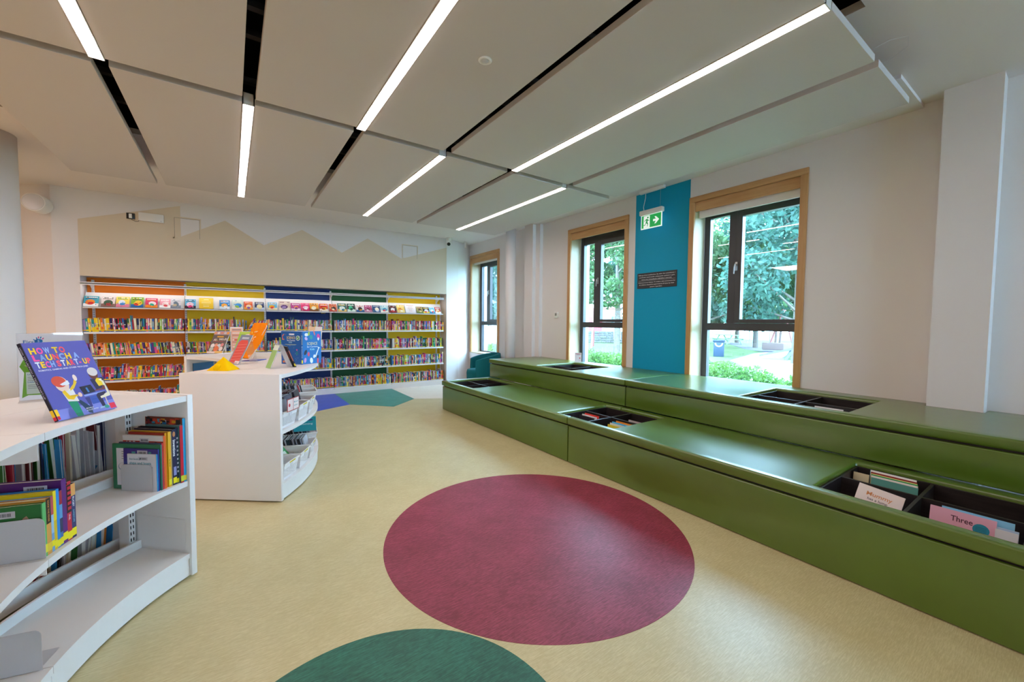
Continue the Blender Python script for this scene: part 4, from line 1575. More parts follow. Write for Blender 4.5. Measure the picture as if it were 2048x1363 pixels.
for k, (xc, w_, h_, base, acc, lb) in enumerate(FACE):
    rr = random.Random(100 + k)
    M = Matrix.Translation((xc - w_ / 2, YB + .022, DISP_Z + .0075)) @ Matrix.Rotation(A32, 4, 'X')
    c = MB()
    th = .008
    c.box(0, 0, 0, w_, .0012, h_, base).box(0, th - .0012, 0, w_, th, h_, base).box(0, .0012, 0, .0012, th - .0012, h_, base)
    O, U, N = (0, 0, 0), (1, 0, 0), (0, -1, 0)

    def df(pts, col, e):
        decal(c, O, U, N, pts, col, e)
    # picture: blobs low on the cover, a light band, title bars on top
    if k in (8, 28):
        for q in range(5):
            ww = rr.uniform(.3, .7) * w_
            df(rectp((w_ - ww) / 2, h_ * (.82 - q * .15), (w_ + ww) / 2, h_ * (.87 - q * .15)), acc[q % len(acc)], .0006)
    else:
        if len(acc) > 2:
            df(rectp(0, 0, w_, h_ * .3), acc[2], .0003)
        df(disc(w_ * rr.uniform(.42, .58), h_ * rr.uniform(.38, .46), w_ * rr.uniform(.24, .34), h_ * rr.uniform(.2, .28), a=rr.uniform(-.5, .5)), acc[0], .0005)
        df(disc(w_ * rr.uniform(.4, .6), h_ * rr.uniform(.2, .35), w_ * .2, h_ * .12, a=rr.uniform(-.6, .6)), acc[1], .0007)
        for q in range(7):
            df(disc(w_ * rr.uniform(.1, .9), h_ * rr.uniform(.06, .6), w_ * rr.uniform(.02, .07), h_ * rr.uniform(.02, .05), 8), rr.choice(acc), .0009)
        for q in range(2):
            x = w_ * .12
            while x < w_ * .85:
                bw_ = w_ * rr.uniform(.06, .12)
                df(rectp(x, h_ * (.84 - q * .11), min(x + bw_, w_ * .9), h_ * (.91 - q * .11)), acc[-1] if q else rr.choice([acc[0], acc[-1], '#f4f0f0']), .0010)
                x += bw_ * 1.25
    if k == 18:
        df(rectp(w_ * .2, h_ * .5, w_ * .8, h_ * .74), '#c8201a', .0011)
        put_text(c, 'BAD', (w_ * .5, h_ * .53, 0), U, N, height=h_ * .17, width=w_ * .5, col='#f6d21a', eps=.0014, align='C')
    o = thing('picture_book', lb + ', on the wall display ledge', 'book', M=M, group='books shown face out on the wall display')
    obj('cover', c, PR, o)
    obj('pages', MB().box(.0013, .0013, .001, w_ - .0005, th - .0013, h_ - .001, '#ece4d4'), MATS['paper'], o)

# ------------------------------------------------------------------ fittings on the book wall
t = thing('power_socket', 'black double socket plate with a white plug high on the beige wall', 'socket', (-1.192, YB - .0015, 2.912))
obj('face_plate', MB().box(-.047, -.010, -.043, .047, 0, .043), MATS['black_plastic'], t, bevel=.002)
obj('plug', MB().box(-.018, -.034, -.034, .018, -.010, .030), MATS['white_plastic'], t, bevel=.006)
t = thing('control_box', 'slim white control box on the beige wall beside the socket', 'control box', (-.96, YB - .0015, 2.917))
obj('housing', MB().box(-.142, -.045, -.06, .142, 0, .06), MATS['white_plastic'], t, bevel=.004)
obj('badge', MB().box(.10, -.046, -.05, .125, -.0449, -.04), MATS['bookend'], t)
obj('lead', MB().tube([(-.232, -.03, -.038), (-.215, -.02, -.062), (-.18, -.012, -.078), (-.15, -.02, -.074), (-.138, -.03, -.062)], .003, 6), MATS['steel_dull'], t)
# speaker on the angled wall
dv = Vector((-.82, .57, 0)).normalized()
nv = Vector((-.57, -.82, 0)).normalized()
base = Vector((-2.0, YB, 0)) + dv * .09
t = thing('wall_speaker', 'round white wall loudspeaker above the sign', 'loudspeaker', M=frame_matrix(Vector((base.x, base.y, 2.915)) + nv * .002, dv, Vector((0, 0, 1)), dv.cross(Vector((0, 0, 1)))))
ax = Matrix.Rotation(0, 4, 'X')
fac = dv.cross(Vector((0, 0, 1)))
sgn = 1 if fac.dot(nv) > 0 else -1
prof = [(.045, 0), (.045, .05), (.115, .055), (.118, .07), (.118, .24), (.112, .25)]
Mx = Matrix.Scale(1, 4) if sgn > 0 else Matrix.Rotation(math.pi, 4, 'Y')
obj('housing', MB().lathe(prof, 36, M=Mx @ Matrix.Rotation(R(28), 4, 'Y')), MATS['white_plastic'], t, smooth=False)
obj('grille', MB().lathe([(.105, .2505), (.10, .254), (.02, .256)], 36, M=Mx @ Matrix.Rotation(R(28), 4, 'Y')), MATS['bookend'], t)
# dome camera and small sensor in the corner
t = thing('dome_camera', 'small white security dome camera with a black lens in the far corner', 'camera', (3.93, YB - .10, ZC))
obj('mount', MB().lathe([(.06, 0), (.06, -.05), (.055, -.06)][::-1], 24), MATS['white_plastic'], t, smooth=False)
obj('body', MB().lathe([(.02, -.165), (.045, -.15), (.055, -.12), (.055, -.06)], 24), MATS['white_plastic'], t, smooth=True)
dd = Vector((-.42, -.8, -.45)).normalized()
q = dd.orthogonal().normalized()
obj('lens', MB().lathe([(.038, .0), (.036, .012), (.02, .02)], 20, M=frame_matrix(Vector((0, 0, -.115)) + dd * .048, q, dd.cross(q), dd)), MATS['black_plastic'], t, smooth=True)
t = thing('ceiling_detector', 'small white detector hanging from the ceiling in the far corner', 'sensor', (4.42, 8.25, ZC))
obj('base', MB().lathe([(.03, -.03), (.035, -.02), (.035, 0)], 20), MATS['white_plastic'], t)
obj('stem', MB().box(-.022, -.022, -.13, .022, .022, -.03), MATS['white_plastic'], t, bevel=.008)

# ------------------------------------------------------------------ window wall: thermostat, plaque, exit sign
t = thing('thermostat', 'small white thermostat with a grey display on the wall beside the further window', 'thermostat', (XW - .0005, 5.395, 1.53))
obj('housing', MB().box(-.018, -.05, -.05, 0, .05, .05), MATS['white_plastic'], t, bevel=.004)
obj('display', MB().box(-.0195, -.022, -.016, -.0178, .022, .030), mat('display_grey', '#8a8884', .3), t)

t = thing('wall_plaque', 'black plaque with white bilingual text on the teal strip', 'sign', (XW - .002, 3.373, 1.982))
obj('board', MB().box(-.008, -.305, -.105, 0, .305, .105), mat('plaque_black', '#2c2b30', .5), t)
c = MB()
ln = ['Fáilte go dtí an Leabharlann. Ba chóir don tuismitheoir /', 'caomhnóir maoirseacht a dhéanamh i gcónaí ar gach', 'duine chun timpeallacht shábháilte a chinntiú.',
      'Welcome to our Library. To create a safe environment for', 'all, children should be supervised at all times by their', 'parent / guardian.']
wds = [.57, .55, .47, .575, .545, .19]
for k, s_ in enumerate(ln):
    z = .070 - k * .030 - (.012 if k > 2 else 0)
    put_text(c, s_, (-.008, 0, z), (0, -1, 0), (-1, 0, 0), height=.0125, width=wds[k], col='#e8e4e6', eps=.0008, align='C')
c.poly([(-.0088, .285, .0005), (-.0088, -.285, .0005), (-.0088, -.285, -.0015), (-.0088, .285, -.0015)][::-1], '#e8e4e6')
obj('lettering', c, MATS['paper'], t)

EX, EY = 4.6, 3.405
t = thing('exit_sign', 'green running man exit sign with an arrow hanging before the teal strip', 'exit sign', (EX, EY, 2.66))
obj('mounting_bar', MB().box(-.022, -.19, .478, .022, .19, .520), MATS['white_plastic'], t, bevel=.004)
obj('light_housing', MB().box(-.03, -.175, .185, .03, .175, .248), MATS['white_plastic'], t, bevel=.008)
obj('wire', MB().tube([(0, .12, .245), (.0, .13, .30), (.0, .115, .36), (.0, .10, .42), (.0, .10, .48)], .004, 6), MATS['white_plastic'], t)
obj('wire', MB().tube([(0, -.13, .245), (0, -.13, .48)], .0012, 5), MATS['steel'], t)
c = MB()
c.box(-.004, -.162, .0, .004, .162, .19, '#e6f4ee')
O, U, N = (-.004, 0, 0), (0, -1, 0), (-1, 0, 0)


def de(pts, col, e):
    decal(c, O, U, N, pts, col, e)


de(rectp(-.15, .014, .15, .178), '#0aa04a', .0005)
de(rectp(-.118, .016, -.022, .172), '#f0f8f4', .0008)
G = '#0a8a40'
de(disc(-.052, .148, .013), G, .0012)
de([(-.085, .128), (-.062, .134), (-.048, .118), (-.030, .110), (-.032, .102), (-.052, .108), (-.058, .090), (-.045, .062), (-.056, .030), (-.066, .032), (-.058, .060),
    (-.078, .078), (-.092, .050), (-.116, .046), (-.116, .056), (-.098, .060), (-.082, .092), (-.076, .116), (-.092, .110), (-.098, .094), (-.105, .098), (-.098, .118)][::-1], G, .0012)
de([(.03, .082), (.072, .082), (.050, .050), (.072, .050), (.122, .096), (.072, .142), (.050, .142), (.072, .110), (.03, .110)], '#f0f8f4', .0010)
sm = MATS['sign_light']
nt = sm.node_tree
an = [x for x in nt.nodes if x.type == 'ATTRIBUTE'][0]
pb = nt.nodes['Principled BSDF']
nt.links.new(an.outputs['Color'], pb.inputs['Emission Color'])
pb.inputs['Emission Strength'].default_value = .22
obj('sign_plate', c, sm, t, label='backlit green plate with running figure and arrow')

# leaflet leaning on the bench top by the further window
t = tag(obj('leaflet', MB().box(-.002, 0, 0, 0, .105, .15, '#e6dfe6')
            .box(-.0026, .01, .125, -.002, .095, .135, '#c8707a').box(-.0026, .03, .112, -.002, .075, .118, '#8a8a9a')
            .box(-.0026, .018, .055, -.002, .036, .073, '#d03a4a').box(-.0026, .012, .03, -.002, .05, .034, '#a8a0b0'), MATS['paper'],
            M=Matrix.Translation((4.60, 4.66, ZU + .001)) @ Matrix.Rotation(R(45), 4, 'Z') @ Matrix.Rotation(R(8), 4, 'Y')),
        'small printed leaflet propped on the upper bench at the further window', 'leaflet')

# ------------------------------------------------------------------ teal tub chair behind the benches
t = thing('tub_chair', 'teal tub armchair behind the slim column', 'armchair', (4.22, 7.15, 0), R(-20))
f = MATS['teal_fabric']
sh = MB()
n = 28
prof = []
for i in range(n + 1):
    a = R(-210 + 240 * i / n) + math.pi / 2 + R(90) * 0
    s_ = abs(i / n - .5) * 2
    top = .76 - .13 * s_ ** 2
    prof.append((math.cos(a), math.sin(a), top))
vs = []
for cx_, sy_, tp in prof:
    for rr_, z in ((.30, .13), (.37, .16), (.40, .45), (.385, tp), (.325, tp), (.31, .42)):
        vs.append((cx_ * rr_, sy_ * rr_, z))
fs = []
for i in range(n):
    for k in range(6):
        k2 = (k + 1) % 6
        fs.append((6 * i + k, 6 * i + k2, 6 * i + 6 + k2, 6 * i + 6 + k))
fs += [tuple(range(5, -1, -1)), tuple(range(6 * n, 6 * n + 6))]
sh.add(vs, fs)
obj('shell', sh, f, t, bevel=.02, seg=3)
obj('seat', MB().lathe([(.25, .16), (.31, .20), (.315, .36), (.30, .42), (.2, .435)], 32), f, t, smooth=True)
for k in range(4):
    a = R(45 + 90 * k)
    obj('leg', MB().tube([(.22 * math.cos(a), .22 * math.sin(a), .15), (.27 * math.cos(a), .27 * math.sin(a), 0)], [.014, .010], 10), MATS['steel'], t)

# ------------------------------------------------------------------ things on the mid-room bookcase
Z1 = CZT + .0008


def leaning(label, x, y, yaw, lean, w, h, t, cover, draw=None, name='picture_book', cat='book', z=Z1, group=None, pages=True):
    e = Vector((math.cos(yaw), math.sin(yaw), 0))
    n = Vector((-math.sin(yaw), math.cos(yaw), 0))
    u = (Vector((0, 0, math.cos(lean))) + n * math.sin(lean)).normalized()
    f = e.cross(u)
    M = frame_matrix(Vector((x, y, z + .0005)), e, u, f)
    b = thing(name, label, cat, M=M, group=group)
    c = MB()
    c.box(0, 0, -.0015, w, h, 0, cover)
    c.box(0, 0, -t, w, h, -t + .0015, cover)
    c.box(-.001, 0, -t, .0015, h, 0, cover)
    if draw:
        draw(c, w, h)
    obj('cover', c, PR, b)
    if pages:
        obj('pages', MB().box(.0015, .002, -t + .0015, w - .002, h - .002, -.0015, '#e9e2d4'), MATS['paper'], b)
    return b, M


def D(c, w, h):
    def f(pts, col, e=.0004):
        decal(c, (0, 0, 0), (1, 0, 0), (0, 0, 1), [(x * w, y * h) for x, y in pts], col, e)
    return f


def dr_ai(c, w, h):
    d = D(c, w, h)
    d(rectp(0, .84, 1, 1), '#b89a9a')
    for k, (x, col) in enumerate(((.08, '#e89a6a'), (.28, '#e8d8d0'), (.5, '#d8887a'), (.72, '#c8c0c8'), (.9, '#f09a3a'))):
        d(disc(x, .92, .09, .05, 12), col, .0006)
    put_text(c, 'AI', (.12 * w, .56 * h, 0), (1, 0, 0), (0, 0, 1), height=.10 * h, col='#f4eee6', eps=.001)
    put_text(c, 'WI-FI', (.46 * w, .58 * h, 0), (1, 0, 0), (0, 0, 1), height=.10 * h, width=.5 * w, col='#f4eee6', eps=.001)
    put_text(c, 'or', (.33 * w, .57 * h, 0), (1, 0, 0), (0, 0, 1), height=.05 * h, col='#e8c83a', eps=.001)
    d(rectp(.28, .72, .7, .78), '#e0a83a', .0006)
    d(rectp(.15, .52, .8, .535), '#c8484a', .0006)
    for k, (x, y, rx, col) in enumerate(((.2, .34, .12, '#e8e4e4'), (.42, .36, .11, '#e0a08a'), (.62, .33, .12, '#c8d4dc'), (.8, .38, .10, '#d88a8a'), (.5, .2, .16, '#e0764a'), (.2, .18, .13, '#b8c0b8'), (.8, .2, .12, '#e8ddd8'))):
        d(disc(x, y, rx, rx * .8, 14), col, .0006 + k * .0001)
    d(rectp(0, 0, .5, .08), '#e8d8d4', .0015)
    d(rectp(.5, 0, 1, .10), '#e8c070', .0015)


leaning('grey graphic novel lettered AI or WI-FI leaning on the mid-room bookcase', -.257, 6.168, -.681, .50, .2, .30, .012, '#6a605e', dr_ai)


def dr_poster(c, w, h):
    d = D(c, w, h)
    d(rectp(.06, .04, .94, .96), '#f0b090', .0004)
    d(rectp(.15, .86, .85, .92), '#b08a86', .0006)
    for k in range(8):
        d(rectp(.15, .74 - k * .09, .85, .78 - k * .09), ['#f4ddd2', '#c88a80', '#e8c8ba'][k % 3], .0006)
    d(rectp(.3, .45, .8, .52), '#d86a5a', .0008)


leaning('orange and white printed sheet standing upright behind the green cover', -.012, 6.20, .05, .03, .132, .318, .004, '#ebe0da', dr_poster, name='poster_sheet', cat='poster', pages=False)


def dr_green(c, w, h):
    d = D(c, w, h)
    d(disc(.62, .78, .34, .12), '#f2e2e4', .0004)
    for k in range(10):
        rr = random.Random(k)
        d(disc(rr.uniform(.05, .95), rr.uniform(.05, .6), .04, .02, 8), rr.choice(['#e0d83a', '#6a9a2a', '#f0f0d8']), .0006)
    d(rectp(.0, .9, 1, 1), '#b0d050', .0004)


leaning('lime green children book leaning behind the red one', -.001, 5.55, -.75, .42, .2, .30, .01, '#9ac83a', dr_green)


def dr_red(c, w, h):
    d = D(c, w, h)
    d(rectp(.0, .78, 1, 1), '#7f8ea8', .0003)
    d([(.08, .74), (.25, .82), (.8, .82), (.95, .7), (.9, .1), (.6, .02), (.1, .06)], '#e04f44', .0005)
    for k in range(6):
        d([(.12, .64 - k * .1), (.88, .68 - k * .1), (.88, .69 - k * .1), (.12, .65 - k * .1)], '#f0a090', .0007)
    d(rectp(.55, .02, .95, .12), '#f0e0e0', .0008)
    d(rectp(.2, .86, .8, .92), '#c8d0dc', .0007)


_, RM = leaning('red and grey picture book in a clear stand beside the yellow pyramid', -.038, 4.60, -1.05, .47, .17, .30, .008, '#8a93a6', dr_red)
st = thing('book_stand', 'clear acrylic stand holding the red picture book', 'stand', M=RM)
obj('rest', MB().box(.02, -.002, -.0125, .15, .27, -.0095).box(.02, -.002, -.0095, .15, .0, .010).box(.02, 0, .008, .15, .02, .010), MATS['acrylic'], st)
RI_ = RM.inverted()
a0, a1 = RM @ Vector((.02, .27, -.0125)), RM @ Vector((.15, .27, -.0125))
back = Vector((math.sin(1.05), math.cos(1.05), 0))
b0, b1 = Vector((a0.x, a0.y, Z1)) + back * .06, Vector((a1.x, a1.y, Z1)) + back * .06
vs = [RI_ @ v for v in (a0, a1, b1, b0, a0 + back * .003, a1 + back * .003, b1 + back * .003, b0 + back * .003)]
obj('rear_leg', MB().add(vs, [(0, 1, 2, 3), (7, 6, 5, 4), (0, 4, 5, 1), (1, 5, 6, 2), (2, 6, 7, 3), (3, 7, 4, 0)]), MATS['acrylic'], st)

# yellow felt pyramid with a round bulge
t = thing('felt_pyramid', 'yellow felt pyramid with a rounded bump on the mid-room bookcase', 'soft toy', (-.06, 4.06, Z1), R(-37))
py = MB()
nx = 14
bs, hh = .088, .105


def pyr(u, v):
    m = max(abs(u), abs(v))
    z = hh * (1 - m) ** 1.15
    z += .006 * math.sin(u * 9) * math.cos(v * 7) * (1 - m)
    return (u * bs, v * bs * .8, max(z, 0) + .004 * (m < .999))


vs = [pyr(-1 + 2 * i / nx, -1 + 2 * j / nx) for j in range(nx + 1) for i in range(nx + 1)]
vs = [(x, y, z) for x, y, z in vs]
fs = [(j * (nx + 1) + i, j * (nx + 1) + i + 1, (j + 1) * (nx + 1) + i + 1, (j + 1) * (nx + 1) + i) for j in range(nx) for i in range(nx)]
py.add(vs, fs)
obj('body', py, MATS['yellow_felt'], t, smooth=True)
obj('bump', MB().lathe([(.034, 0), (.036, .02), (.032, .038), (.02, .050), (.006, .055)], 20, M=Matrix.Translation((-.016, -.036, 0))), MATS['yellow_felt'], t, smooth=True)

# orange drawstring bag leaning on a clear stand
yaw, lean = -1.0, .47
e = Vector((math.cos(yaw), math.sin(yaw), 0))
n = Vector((-math.sin(yaw), math.cos(yaw), 0))
u = (Vector((0, 0, math.cos(lean))) + n * math.sin(lean)).normalized()
BM = frame_matrix(Vector((.105, 5.16, Z1 + .001)), e, u, e.cross(u))
t = thing('cloth_bag', 'orange drawstring cloth bag leaning on the mid-room bookcase', 'bag', M=BM)
bg_ = MB()
NX, NY = 16, 26
BWd, BHt = .24, .42


def bagp(i, j, side):
    uu, vv = -1 + 2 * i / NX, j / NY
    wv = BWd / 2 * (.62 + .38 * min(1, vv * 2.2)) * (1.0 - .12 * max(0, vv - .9) * 10 * .5)
    th = .028 * (1 - abs(uu) ** 2.2) * (.35 + .65 * math.sin(math.pi * min(1, max(.04, vv))))
    fold = .006 * math.sin(uu * 7 + vv * 5) * (1 - abs(uu))
    return (uu * wv + .03 * math.sin(vv * 3), vv * BHt, side * th + fold)


for side in (1, -1):
    vs = [bagp(i, j, side) for j in range(NY + 1) for i in range(NX + 1)]
    fs = [(j * (NX + 1) + i, j * (NX + 1) + i + 1, (j + 1) * (NX + 1) + i + 1, (j + 1) * (NX + 1) + i) for j in range(NY) for i in range(NX)]
    bg_.add(vs, fs if side > 0 else [tuple(reversed(q)) for q in fs])
obj('sack', bg_, MATS['orange_cloth'], t, smooth=True)
pr = MB()
rr = random.Random(5)
for k in range(26):
    x, y = rr.uniform(-.06, .07), rr.uniform(.12, .30)
    pr.add([(x, y, .034), (x + rr.uniform(.008, .03), y + rr.uniform(0, .01), .034), (x + rr.uniform(.01, .025), y + .012, .034), (x, y + .008, .034)], [(0, 1, 2, 3)], rr.choice(['#f6ead8', '#f6ead8', '#f4d83a']))
obj('printed_lettering', pr, PR, t, label='white print splashed on the orange cloth')
obj('drawstring', MB().tube([(.10, .40, 0), (.135, .385, .01), (.14, .35, .012), (.125, .30, .01), (.115, .12, .0), (.12, .0, -.0)], .0028, 6), MATS['white_plastic'], t)

# blue flat booklet lying on the top
t = thing('booklet', 'dark blue booklet lying flat beside the orange bag', 'book', (.185, 4.86, Z1), R(-30))
obj('cover', MB().box(-.07, -.10, 0, .07, .10, .004, '#25408f'), PR, t)
obj('pages', MB().box(-.068, -.098, .004, .07, .098, .006, '#3b55a8'), PR, t)

# science book standing open
t = thing('picture_book', 'blue book titled Science for Curious Kids standing open like a tent', 'book', (.53, 4.19, Z1))
SH = .308


def sci_board(name, p0, yaw, w, spine_at_left):
    e = Vector((math.cos(yaw), math.sin(yaw), 0))
    f = e.cross(Vector((0, 0, 1)))
    M = frame_matrix(p0, e, Vector((0, 0, 1)), f)
    return M, w


eL = -.90
dL = Vector((math.cos(eL), math.sin(eL), 0))
pL = Vector((-dL.x * .235, -dL.y * .235, 0))
c = MB()
B = '#0d5aa6'
c.box(0, 0, -.0025, .235, SH, 0, B)
rr = random.Random(11)
DD = D(c, .235, SH)
for k in range(40):
    DD(disc(rr.uniform(.03, .97), rr.uniform(.03, .97), .008, .006, 6), rr.choice(['#e8d84a', '#c8e0f4', '#6ac0d8', '#e87a4a']), .0005)
DD(rectp(.40, .885, .66, .935), '#dfe6f2', .0008)
put_text(c, 'SCIENCE', (.28 * .235, .77 * SH, 0), (1, 0, 0), (0, 0, 1), height=.075 * SH, width=.42 * .235, col='#e8d07a', eps=.001)
put_text(c, 'for Curious', (.30 * .235, .705 * SH, 0), (1, 0, 0), (0, 0, 1), height=.045 * SH, width=.40 * .235, col='#e6eef8', eps=.001)
put_text(c, 'Kids', (.39 * .235, .645 * SH, 0), (1, 0, 0), (0, 0, 1), height=.05 * SH, col='#9fd4e8', eps=.001)
DD(disc(.84, .80, .10, .075), '#e6ece8', .0008)
DD(disc(.84, .80, .08, .06), '#2a8a6a', .0011)
DD([(.79, .80), (.83, .76), (.90, .84), (.88, .85), (.83, .79), (.81, .82)], '#d8e8b8', .0014)
DD([(.05, .74), (.16, .74), (.16, .765), (.09, .77), (.09, .86), (.14, .88), (.17, .93), (.13, .91), (.06, .88)], '#e8764a', .0008)
DD(rectp(.2, .595, .75, .607), '#b8c89a', .0008)
DD(rectp(.3, .575, .7, .583), '#88b0c8', .0008)
DD([(.70, .30), (.86, .30), (.78, .43)], '#1f7a8a', .0008)
DD(disc(.78, .44, .03, .022), '#f04a9a', .001)
DD(rectp(.07, .04, .16, .10), '#e8803a', .0009)
DD(rectp(.19, .04, .25, .10), '#e8a03a', .0009)
M = frame_matrix(pL, dL, Vector((0, 0, 1)), dL.cross(Vector((0, 0, 1))))
obj('back_cover', c, PR, t, M=M)
eR = .60
dR = Vector((math.cos(eR), math.sin(eR), 0))
c = MB()
WR = .215
c.box(0, 0, -.0025, WR, SH, 0, '#0f6fbe')
DD = D(c, WR, SH)
shapes = [((.2, .9), .10, .05, '#e8eef4'), ((.33, .93), .07, .05, '#a8c84a'), ((.62, .95), .09, .03, '#e86a6a'), ((.45, .82), .08, .07, '#2a9a9a'), ((.85, .83), .08, .10, '#d83a9a'),
          ((.84, .76), .05, .05, '#f0f4f8'), ((.18, .78), .08, .05, '#c8a8d8'), ((.14, .36), .10, .06, '#182038'), ((.3, .30), .07, .06, '#e84a6a'), ((.12, .12), .06, .08, '#c890c8'),
          ((.45, .10), .08, .09, '#e8eef4'), ((.80, .08), .10, .05, '#e85a6a'), ((.6, .22), .05, .06, '#e8eef4'), ((.80, .20), .06, .05, '#2a3350')]
for k, ((x, y), rx, ry, col) in enumerate(shapes):
    DD(disc(x, y, rx, ry, 12, a=k), col, .0006 + k * 5e-5)
DD([(.62, .20), (.70, .19), (.88, .47), (.96, .46), (.80, .52), (.82, .45)], '#dfe8f0', .0012)
put_text(c, 'SCIENCE', (.22 * WR, .58 * SH, 0), (1, 0, 0), (0, 0, 1), height=.085 * SH, width=.56 * WR, col='#d9cfa0', eps=.0016)
put_text(c, 'for Curious', (.22 * WR, .505 * SH, 0), (1, 0, 0), (0, 0, 1), height=.045 * SH, width=.56 * WR, col='#e6eef8', eps=.0016)
put_text(c, 'Kids', (.38 * WR, .42 * SH, 0), (1, 0, 0), (0, 0, 1), height=.055 * SH, width=.24 * WR, col='#9fe0ec', eps=.0016)
M = frame_matrix(Vector((.012, .006, 0)), dR, Vector((0, 0, 1)), dR.cross(Vector((0, 0, 1))))
obj('front_cover', c, PR, t, M=M)
sp = (Vector((.012, .006, 0))).normalized()
c = MB()
c.box(0, 0, -.0025, .0135, SH, 0, '#0c4f94')
put_text(c, 'SCIENCE', (.003, SH * .88, 0), (0, -1, 0), (0, 0, 1), height=.007, width=SH * .28, col='#e0c860', eps=.0006)
put_text(c, 'for Curious Kids', (.003, SH * .55, 0), (0, -1, 0), (0, 0, 1), height=.007, width=SH * .36, col='#dfe8f0', eps=.0006)
c.poly([(.0, .01, .0006), (.0135, .01, .0006), (.0135, .04, .0006), (0, .04, .0006)], '#f0dc1a')
obj('spine', c, PR, t, M=frame_matrix(Vector((0, 0, 0)), sp, Vector((0, 0, 1)), sp.cross(Vector((0, 0, 1)))))
pg = MB()
for k in range(7):
    ang = eL + math.pi + (eR - eL - math.pi) * 0
for k in range(6):
    f_ = .08 + k * .03
    d = (-dL * (1 - f_) + dR * f_).normalized()
    pg.prism([(0.006, 0.004), (0.006 + d.x * .205, .004 + d.y * .205), (.006 + d.x * .205 + .001, .004 + d.y * .205 + .002), (.007, .006)], .004, SH - .004, '#e8e6e0')
obj('pages', pg, MATS['paper'], t)
# white card behind it
leaning('tilted white card rising behind the science book', .62, 4.55, -.75, .12, .15, .35, .003, '#e8e0d8', lambda c, w, h: D(c, w, h)([(0, .86), (.5, .9), (.5, 1), (0, 1)], '#e8c49a'), name='card', cat='card', pages=False)

# leaflets in a clear A-shaped stand at the curved front edge
t = thing('leaflet_stand', 'clear A-shaped stand with a green leaflet before the science book', 'stand', (.335, 4.03, Z1), R(15))


def slope(p0, p1, w, th, y0=None):
    """sheet between two points of the x-z plane, width along y"""
    (x0, z0), (x1, z1) = p0, p1
    d = Vector((x1 - x0, 0, z1 - z0)).normalized()
    nn = Vector((-d.z, 0, d.x)) * th
    a, b = Vector((x0, 0, z0)), Vector((x1, 0, z1))
    vs = []
    for y in (-w / 2, w / 2):
        for p in (a, b, b + nn, a + nn):
            vs.append((p.x, y, p.z))
    return vs, [(0, 1, 2, 3), (7, 6, 5, 4), (0, 4, 5, 1), (1, 5, 6, 2), (2, 6, 7, 3), (3, 7, 4, 0)]


t2 = obj('clear_sheet', MB().add(*slope((-.085, 0), (-.005, .205), .12, .002)), MATS['acrylic'], t)
obj('clear_sheet', MB().add(*slope((.005, .205), (.085, 0), .12, .002)), MATS['acrylic'], t)
obj('ridge', MB().box(-.006, -.06, .203, .006, .06, .208), MATS['acrylic'], t)
g = MB()
g.add(*slope((.012, .195), (.088, .002), .105, .0015), '#dfe6f0')
g.add(*slope((-.088, .002), (-.012, .195), .105, .0015), '#e2ece2')
g.add(*slope((-.0895, .002), (-.030, .153), .103, .0008), '#9cc878')
obj('green_leaflet', g, PR, t)
t = thing('picture_book', 'dark edged paperback leaning on the leaflet stand', 'book', M=Matrix.Translation((.450, 4.06, Z1 + .001)) @ Matrix.Rotation(R(15), 4, 'Z') @ Matrix.Rotation(R(-21), 4, 'Y'))
obj('cover', MB().box(-.012, -.06, 0, 0, .06, .198, '#1c1c26').box(-.012, -.0615, 0, 0, -.0600, .198, '#24222e').box(-.011, -.0622, .012, -.001, -.0615, .035, '#e8d21a').box(-.0095, -.0622, .06, -.0025, -.0615, .16, '#b86a5a').box(-.0125, -.04, .08, -.012, .04, .15, '#b84a3a'), PR, t)
obj('pages', MB().box(-.0105, -.0598, .002, -.0015, .058, .196, '#cfc6b8'), MATS['paper'], t)

# books lying and standing inside the far end of the mid-room bookcase (inner side)
G5 = 'books inside the far bay of the mid-room bookcase'
inn = [(.010, .24, .285, '#0f4f78', 'dark blue tall book standing at the far end inside the mid-room bookcase'),
       (.012, .14, .20, '#e0502a', 'orange red paperback inside the far bay of the mid-room bookcase'),
       (.020, .14, .20, '#5a3f7a', 'purple paperback inside the far bay of the mid-room bookcase'),
       (.020, .13, .195, '#a8a02a', 'olive paperback inside the far bay of the mid-room bookcase'),
       (.034, .15, .19, '#e0a01a', 'thick amber book inside the far bay of the mid-room bookcase')]
a = 43.2
for th, w_, h_, cv, lb_ in inn:
    d = Vector((math.cos(R(a)), math.sin(R(a)), 0))
    y = Vector((0, 0, 1)).cross(d)
    a -= math.degrees((th + .003) / 1.38)
    M = frame_matrix(polar(CC, CRI + .05, a, .6205), d, y, (0, 0, 1))
    book(lb_, M, th, w_, h_, cv, None, group=G5, hard=False)
M = frame_matrix(polar(CC, CRI + .05, 37.6, .621), Vector((math.sin(R(35)), -math.cos(R(35)), 0)), Vector((math.cos(R(35)), math.sin(R(35)), 0)), (0, 0, 1))
